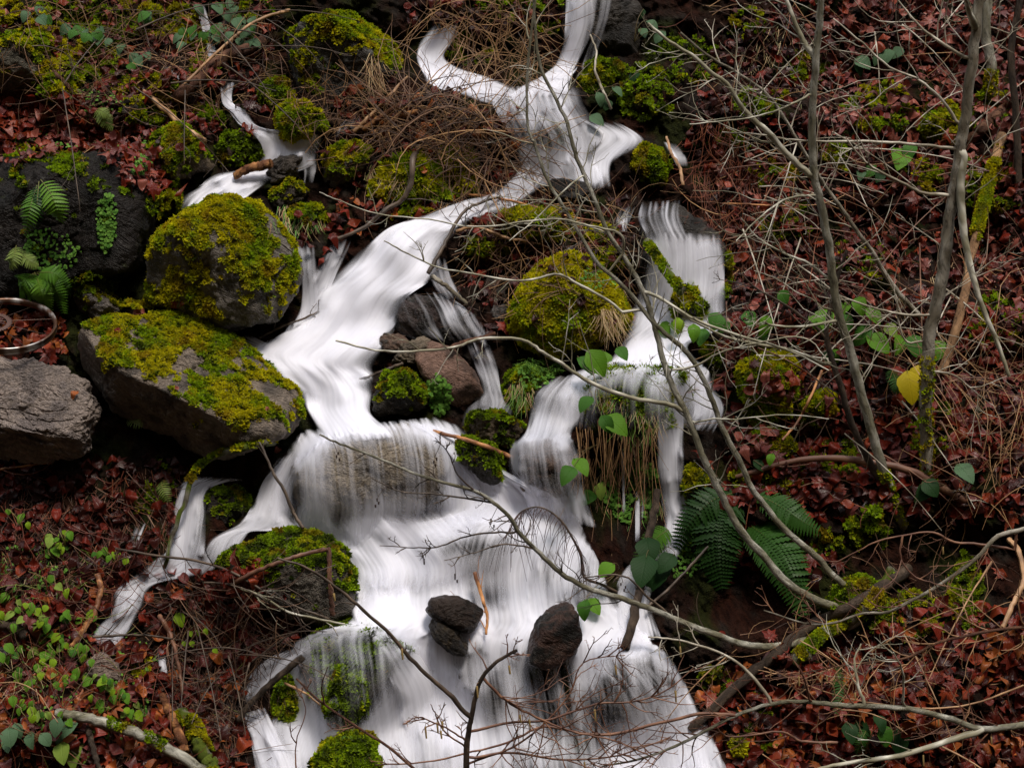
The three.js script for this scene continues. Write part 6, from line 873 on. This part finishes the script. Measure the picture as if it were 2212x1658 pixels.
stick('dark wet stick at the bottom left', pts(190, 1570, 200, 1610, 215, 1665), { r0: 0.014, r1: 0.012, col: BARK.dark, lift: 0.05 });
stick('dark log end at the lower left edge', pts(-20, 1335, 20, 1350, 60, 1375), { name: 'fallen_log', category: 'log', r0: 0.03, r1: 0.026, col: BARK.dark, lift: 0.02 });
stick('mossy stick carrying leaves beside the lower left spill', pts(515, 1555, 540, 1520, 575, 1485, 615, 1450, 655, 1418), { r0: 0.014, r1: 0.016, col: BARK.dark, lift: 0.06 });
stick('thin tan stick leaning in the lower left spill', pts(615, 1475, 660, 1497, 700, 1530), { r0: 0.006, r1: 0.004, col: BARK.tan, lift: 0.06 });
stick('wet brown branch standing right of the narrow curtain', pts(1350, 1400, 1372, 1320, 1385, 1250, 1395, 1180, 1410, 1120, 1420, 1060), { name: 'dead_branch', category: 'branch', r0: 0.022, r1: 0.018, col: BARK.dark, lift: 0.07 });
stick('dark stem leaning over the fern hollow', pts(1400, 1310, 1440, 1275, 1480, 1235, 1520, 1190, 1560, 1150), { r0: 0.008, r1: 0.006, col: BARK.dark, lift: 0.1 });
stick('mossy bough dividing the right hand upper fall', pts(1395, 520, 1420, 560, 1450, 600, 1475, 630), { name: 'mossy_log', category: 'log', r0: 0.02, r1: 0.026, col: BARK.mossy, moss: 240, lift: 0.08 });
stick('orange twig standing in the lower white water', pts(1050, 1370, 1052, 1330, 1040, 1285, 1025, 1235), { r0: 0.006, r1: 0.010, col: BARK.orange, lift: 0.1, twigs: 4, twigLen: 0.22 });
stick('tan stick leaning on the olive mossy boulder', pts(1690, 950, 1720, 915, 1745, 870, 1775, 800), { r0: 0.006, r1: 0.007, col: BARK.orange, lift: 0.12 });
stick('tan bent stick right of the upper stream', pts(1475, 400, 1468, 360, 1450, 330, 1440, 295), { r0: 0.009, r1: 0.007, col: BARK.tan, lift: 0.1 });
stick('grey dead stem hanging at the right of the top fall', pts(1320, 235, 1300, 190, 1285, 150, 1288, 110, 1275, 75), { r0: 0.008, r1: 0.005, col: BARK.grey, lift: 0.1 });
stick('orange stem lying on the slope right of the upper falls', pts(1560, 440, 1600, 440, 1650, 443, 1700, 446), { r0: 0.005, r1: 0.004, col: BARK.orange, lift: 0.06 });
stick('rotten red log piece behind the twin trunk', pts(2090, 305, 2120, 280, 2150, 250, 2170, 235), { name: 'fallen_log', category: 'log', r0: 0.03, r1: 0.028, col: BARK.red, lift: 0.03 });
stick('peeled bent stick near the right edge', pts(2165, 1355, 2190, 1300, 2212, 1250, 2200, 1190, 2180, 1165), { r0: 0.012, r1: 0.014, col: BARK.tan, lift: 0.15 });
stick('thin orange stem on the left bank below the layered stone', pts(-10, 1015, 40, 1008, 115, 998), { r0: 0.006, r1: 0.004, col: BARK.orange, lift: 0.07 });
stick('bleached grass stalk looping over the brambles', pts(-10, 1475, 40, 1475, 80, 1495, 105, 1530, 125, 1560), { r0: 0.003, r1: 0.002, col: BARK.tan, lift: 0.12 });
stick('brown twigs on the right end of the yellow boulder', pts(560, 730, 610, 705, 650, 690, 690, 672), { r0: 0.006, r1: 0.005, col: BARK.dark, lift: 0.06, twigs: 6, twigLen: 0.16 });
{ // scattered longer canes on the slope
  const canes = (label, grp, poly, n, col, len) => scatter(poly, n, (p, nn, u, v) => { const a = rnd(-0.9, 0.9) + (R() < 0.3 ? 1.4 : 0), L = rnd(...len); stick(place(label, u + Math.cos(a) * L / 2, v + Math.sin(a) * L / 2), [[u, v], [u + Math.cos(a) * L * 0.3, v + Math.sin(a) * L * 0.3 - 12], [u + Math.cos(a) * L * 0.7, v + Math.sin(a) * L * 0.7 - 14], [u + Math.cos(a) * L, v + Math.sin(a) * L]], { name: 'bare_cane', category: 'cane', r0: rnd(0.003, 0.0055), r1: 0.002, col, lift: rnd(0.06, 0.22), twigs: 3, twigLen: 0.2, twigR: 0.002, group: grp, seg: 14 }); }, 1);
  canes('bare pale cane', 'canes on the right slope', pts(1550, 60, 2150, 40, 2150, 1000, 1600, 1000), 30, BARK.grey, [120, 380]);
  canes('bare reddish cane', 'red canes on the right slope', pts(1500, 250, 2150, 250, 2150, 1000, 1600, 1000), 16, BARK.red, [120, 330]);
  canes('bare brown cane', 'canes on the upper left bank', pts(20, 20, 560, 20, 500, 260, 60, 220), 14, BARK.dark, [100, 300]);
  canes('bare dark cane', 'canes over the lower left hollow', pts(260, 1200, 560, 1220, 560, 1520, 340, 1450), 14, BARK.dark, [100, 260]);
  canes('bare tan cane', 'canes on the lower right slope', pts(1560, 1420, 2150, 1150, 2150, 1640, 1560, 1640), 8, BARK.tan, [120, 320]);
}

// ------------------------------------------------------------------ ferns
fern('fern hanging on the dark wet rock with broad bright leaflets', [{ p: pts(88, 388, 108, 415, 122, 450, 128, 480), w: 52, pairs: 13 }, { p: pts(80, 400, 65, 450, 55, 515), w: 40, pairs: 16, mat: 0 }, { p: pts(84, 392, 80, 440, 76, 500), w: 34, pairs: 14, mat: 2 }], { mat: 1, fat: 1.6, arch: 0.1, lift: 0.08 });
fern('lush fern behind the old wheel', [{ p: pts(72, 590, 50, 610, 42, 655), w: 46 }, { p: pts(75, 588, 62, 620, 60, 660), w: 44 }, { p: pts(80, 588, 120, 592, 155, 640), w: 40 }, { p: pts(80, 590, 115, 615, 140, 680), w: 40 }, { p: pts(76, 590, 90, 630, 105, 685), w: 40, mat: 1 }], { mat: 0, pairs: 22, kind: 1, arch: 0.1 });
fern('pale young fern left of the hanging fern', [{ p: pts(35, 530, 30, 555, 20, 580), w: 34 }, { p: pts(40, 540, 60, 560, 85, 575), w: 30 }], { mat: 4, pairs: 14, kind: 1 });
fern('dark glossy fern right of the narrow curtain', [{ p: pts(1590, 1052, 1562, 1100, 1550, 1180, 1560, 1275), w: 105, pairs: 30, mat: 2 }, { p: pts(1608, 1125, 1660, 1165, 1705, 1230, 1738, 1335), w: 95, pairs: 30, mat: 3 }, { p: pts(1625, 1062, 1680, 1090, 1725, 1120, 1778, 1152), w: 62, pairs: 22, mat: 3 }, { p: pts(1600, 1060, 1540, 1080, 1490, 1130, 1460, 1190), w: 70, pairs: 22, mat: 2 }], { kind: 1, arch: 0.08, lift: 0.05 });
fern('low fern under the spray beside the wet brown branch', [{ p: pts(1450, 1140, 1420, 1160, 1385, 1200), w: 50 }, { p: pts(1440, 1150, 1400, 1190, 1370, 1240), w: 44 }], { mat: 0, pairs: 16, kind: 1 });
fern('small fern on the left bank below the slanting boulder', [{ p: pts(345, 1030, 352, 1055, 366, 1085), w: 26, pairs: 12 }], { mat: 4, fat: 1.3 });
fern('small pale fern beside the brown stem on the left bank', [{ p: pts(205, 235, 225, 255, 245, 280), w: 30, pairs: 14 }, { p: pts(205, 235, 222, 240, 240, 256), w: 24, pairs: 12 }], { mat: 4, kind: 1 });
fern('small fern beside the yellow leaf', [{ p: pts(1925, 795, 1935, 820, 1942, 850), w: 32, pairs: 14 }], { mat: 3, kind: 1 });
fern('narrow fern hidden in the lower right slope', [{ p: pts(1800, 1430, 1815, 1480, 1805, 1545), w: 30, pairs: 18 }, { p: pts(1880, 1560, 1865, 1590, 1850, 1630), w: 28, pairs: 16 }], { mat: 3, kind: 1 });
fern('small leafy fern under the slanting boulder', [{ p: pts(275, 905, 290, 912, 310, 920), w: 22, pairs: 8 }], { mat: 4, fat: 1.5 });

// ------------------------------------------------------------------ leafy shoots
shoot('bramble with eaten green leaves right of the upper fall', 'bramble', 'bramble', [1590, 760], [[1619, 688, 34], [1654, 702, 38], [1647, 730, 24], [1516, 726, 34], [1499, 716, 32], [1547, 692, 34], [1564, 706, 26], [1461, 704, 26], [1692, 640, 26]], { mats: [1, 0, 1], lift: 0.12 });
shoot('bramble with bright green leaves across the pale trunk', 'bramble', 'bramble', [1780, 770], [[1781, 688, 44], [1822, 664, 34], [1826, 695, 34], [1764, 700, 38], [1857, 657, 36]], { mats: [0, 0, 1], lift: 0.14 });
shoot('bramble with drooping green leaves beside the straight trunk', 'bramble', 'bramble', [1925, 800], [[1888, 681, 36], [1864, 723, 42], [1898, 740, 46], [1925, 712, 30], [1946, 740, 40], [1978, 743, 42], [2028, 757, 42]], { mats: [0, 1, 0, 6], lift: 0.12 });
shoot('yellow autumn leaf pair hanging beside the straight trunk', 'bramble', 'bramble', [1985, 770], [[1966, 835, 58, 5], [1982, 815, 48, 5]], { lift: 0.14, droop: 0.8 });
shoot('green leaves hanging over the golden mossy boulder foot', 'bramble', 'bramble', [1250, 790], [[1289, 783, 52, 0], [1268, 787, 40, 1], [1304, 776, 34, 0]], { lift: 0.2 });
shoot('single dark green leaf left of the domed fall', 'bramble', 'bramble', [1330, 735], [[1344, 762, 30, 1]], { lift: 0.15 });
shoot('green leaf pair in front of the hanging roots', 'bramble', 'bramble', [1290, 830], [[1331, 917, 50, 0], [1310, 914, 36, 1]], { lift: 0.2 });
shoot('single green leaf on the red stem above the hanging roots', 'bramble', 'bramble', [1275, 840], [[1265, 871, 36, 1]], { lift: 0.16 });
shoot('green leaf pair over the round domed stone', 'bramble', 'bramble', [1290, 960], [[1255, 1006, 40, 0], [1228, 1022, 42, 1]], { lift: 0.15 });
shoot('green leaves at the edge of the grassy hollow', 'bramble', 'bramble', [1300, 1020], [[1297, 1060, 30, 6], [1272, 1073, 36, 1]], { lift: 0.12 });
shoot('bright green leaves by the mossy bough in the right hand fall', 'bramble', 'bramble', [1455, 650], [[1434, 709, 34, 0], [1465, 702, 30, 2]], { lift: 0.14 });
shoot('green leaves beside the tall reddish stone', 'bramble', 'bramble', [1330, 1240], [[1282, 1308, 36, 0], [1262, 1315, 36, 1], [1310, 1229, 34, 0]], { lift: 0.14 });
shoot('large dark glossy leaves beside the wet brown branch', 'bramble', 'bramble', [1430, 1180], [[1390, 1230, 62, 3], [1420, 1238, 62, 3], [1400, 1185, 48, 3], [1440, 1215, 44, 3]], { lift: 0.12 });
shoot('bramble with five dark leaves in the lower right', 'bramble', 'bramble', [1870, 1625], [[1836, 1582, 38, 3], [1862, 1574, 36, 3], [1912, 1588, 38, 1], [1943, 1602, 46, 3], [1901, 1560, 34, 3]], { lift: 0.1 });
shoot('pale bramble leaves at the right edge above the hollow', 'bramble', 'bramble', [2050, 1060], [[2085, 1020, 44, 4], [1996, 1062, 40, 3], [2010, 1052, 36, 3]], { lift: 0.1 });
shoot('blue green leaves on the upper right slope', 'bramble', 'bramble', [1890, 150], [[1864, 134, 34, 4], [1891, 120, 30, 4], [1915, 119, 30, 4], [1939, 113, 26, 4], [1855, 150, 22, 3]], { lift: 0.08 });
shoot('lobed green leaf on a mossy twig left of the twin trunk', 'bramble', 'bramble', [1930, 380], [[1946, 340, 50, 0], [1965, 325, 36, 1], [1881, 364, 34, 1], [1900, 380, 26, 3], [1860, 375, 24, 4]], { lift: 0.12 });
shoot('blue green leaves right of the top fall', 'bramble', 'bramble', [1370, 90], [[1389, 69, 24, 4], [1410, 52, 26, 4], [1425, 78, 26, 4], [1385, 30, 20, 3]], { lift: 0.08 });
shoot('blue green leaves on the mossy bank below the top fall', 'bramble', 'bramble', [1340, 190], [[1334, 196, 24, 4], [1296, 213, 26, 4], [1310, 223, 24, 3], [1289, 258, 30, 4], [1370, 165, 26, 3]], { lift: 0.08 });
shoot('green leaves under the long root on the right bank', 'bramble', 'bramble', [1680, 1030], [[1640, 1005, 26, 3], [1665, 990, 22, 0], [1690, 1000, 20, 3], [1790, 772, 30, 3], [1805, 765, 26, 0]], { lift: 0.06 });
const ivy = [[416, 65], [392, 97], [213, 83], [261, 103], [512, 48], [492, 34], [454, 76], [495, 76], [464, 80], [536, 97], [550, 92], [141, 62], [168, 66], [289, 124], [299, 131], [85, 22], [90, 42], [55, 32], [310, 35], [430, 20], [470, 18], [505, 20], [530, 68], [545, 45], [200, 80], [385, 80], [480, 60], [520, 90]];
for (let k = 0; k < ivy.length; k += 2) { const [u, v] = ivy[k], [u2, v2] = ivy[k + 1] ?? [u + 10, v + 8]; shoot(place('round blue green ivy leaves', u, v), 'ivy_sprig', 'ivy', [(u + u2) / 2 + 5, (v + v2) / 2 + 14], [[u, v, 27, k % 6 ? 4 : 1], [u2, v2, 24, 4], [u + rnd(-20, 20), v + rnd(-12, 12), 20, 1], [u + rnd(-26, 26), v + rnd(-16, 16), 19, 4]], { grp: 'ivy sprigs on the upper left bank', lift: 0.1 }); }
const bram = [[45, 1119], [138, 1157], [107, 1170], [120, 1191], [227, 1191], [251, 1198], [127, 1267], [144, 1325], [65, 1315], [193, 1329], [45, 1339], [100, 1356], [93, 1380], [120, 1377], [69, 1411], [96, 1418], [38, 1459], [93, 1446], [117, 1459], [165, 1456], [189, 1473], [220, 1473], [237, 1483], [272, 1507], [28, 1514], [69, 1538], [83, 1545], [20, 1400], [3, 1420], [82, 1322], [20, 1330], [10, 1290], [170, 1400], [178, 1420], [130, 1400], [60, 1480], [150, 1560], [300, 1545], [270, 1540], [215, 1520], [245, 1700 - 190]];
bram.forEach(([u, v], k) => shoot(place('bright green bramble seedling', u, v), 'bramble_seedling', 'bramble', [u + 6, v + 26], [[u, v, rnd(17, 24), [0, 2, 6, 0][k % 4]], [u + rnd(-26, 26), v + rnd(-16, 16), rnd(12, 19), [2, 0, 6][k % 3]], [u + rnd(-30, 30), v + rnd(-20, 20), rnd(10, 16), [0, 1, 2][k % 3]], ...(k % 2 ? [[u + rnd(-28, 28), v + rnd(-18, 18), rnd(10, 16), 0]] : [])], { grp: 'bramble seedlings on the lower left bank', lift: 0.08, stem: [0.16, 0.14, 0.04] }));
shoot('grey green bramble leaves at the bottom left corner', 'bramble', 'bramble', [100, 1600], [[122, 1570, 34, 4], [145, 1575, 38, 4], [20, 1590, 34, 4], [18, 1605, 34, 4], [65, 1597, 30, 4], [98, 1596, 26, 4], [132, 1600, 30, 4], [38, 1576, 28, 4]], { lift: 0.1 });
shoot('pale broad leaves at the bottom left', 'bramble', 'bramble', [160, 1640], [[134, 1625, 40, 6], [160, 1632, 42, 6], [178, 1625, 36, 6]], { lift: 0.1 });
shoot('single yellow green leaf in front of the leaf jam', 'bramble', 'bramble', [400, 1300], [[388, 1338, 26, 2]], { lift: 0.12 });
shoot('tiny yellow leaves in the dark tangle', 'bramble', 'bramble', [430, 1340], [[411, 1368, 12, 2], [428, 1366, 12, 2], [444, 1363, 12, 2], [465, 1405, 12, 2], [398, 1390, 11, 2], [415, 1390, 11, 2]], { lift: 0.14 });

// ------------------------------------------------------------------ the old wheel
{
  const P0 = hit(top, 16, 706), p = onZ(14, 703, P0.z + 0.3), s = -p.clone().sub(C).dot(camB) * 2 * TAN / PH, Rr = 101 * s, G = group('bicycle_wheel');
  G.position.copy(p); const nr = camB.clone().multiplyScalar(0.53).addScaledVector(camU, 0.83).addScaledVector(camR, 0.12).normalize(); G.quaternion.setFromUnitVectors(V(0, 1, 0), nr);
  const rust = new THREE.MeshPhysicalMaterial({ name: 'rusty_metal', vertexColors: true, roughness: 0.38, metalness: 0.65 });
  const prof = [[0, -0.016], [0.010, -0.020], [0.013, -0.012], [0.006, -0.004], [0.006, 0.004], [0.013, 0.012], [0.010, 0.020], [0, 0.016], [-0.006, 0.006], [-0.006, -0.006], [0, -0.016]].map(([x, y]) => new THREE.Vector2(Rr + x, y));
  const rg = new THREE.LatheGeometry(prof, 96), c = new Float32Array(rg.attributes.position.count * 3);
  for (let k = 0; k < c.length / 3; k++) { const x = rg.attributes.position.getX(k), z = rg.attributes.position.getZ(k), f = fbm(x * 14, z * 14, 3, 3), m = mix3([0.10, 0.05, 0.03], [0.45, 0.43, 0.42], sst(-0.05, 0.3, f)); c.set(m, k * 3); }
  rg.setAttribute('color', new THREE.BufferAttribute(c, 3)); part('rim', rg, rust, G);
  const ring = new THREE.Shape(), N = 40, r1 = 40 * s; for (let k = 0; k <= N * 4; k++) { const a = k / (N * 4) * 6.2832, r = r1 * (k % 4 < 2 ? 1 : 0.93); k ? ring.lineTo(Math.cos(a) * r, Math.sin(a) * r) : ring.moveTo(Math.cos(a) * r, Math.sin(a) * r); }
  const hole = new THREE.Path(); hole.absarc(0, 0, r1 * 0.72, 0, 6.2832, true); ring.holes.push(hole);
  const cg = new THREE.ExtrudeGeometry(ring, { depth: 0.004, bevelEnabled: false }); cg.rotateX(-Math.PI / 2); cg.translate(-26 * s, 0.02, 0.02); cg.setAttribute('color', new THREE.BufferAttribute(new Float32Array(cg.attributes.position.count * 3).map((_, i) => [0.13, 0.075, 0.06][i % 3]), 3)); part('chainring', cg, rust, G);
  const sp = new MB(); for (let k = 0; k < 9; k++) { const a = k * 0.698 + 0.2; sp.tube([V(-26 * s + Math.cos(a) * 0.02, 0.015, Math.sin(a) * 0.02), V(Math.cos(a) * Rr, 0, Math.sin(a) * Rr)], 0.0012, 0.0012, [0.08, 0.05, 0.04], 5); } part('spokes', sp.geo(), rust, G);
  tag(G, 'rusty old bicycle wheel rim lying in leaves at the left edge', 'wheel');
}

renderer.render(scene, camera);
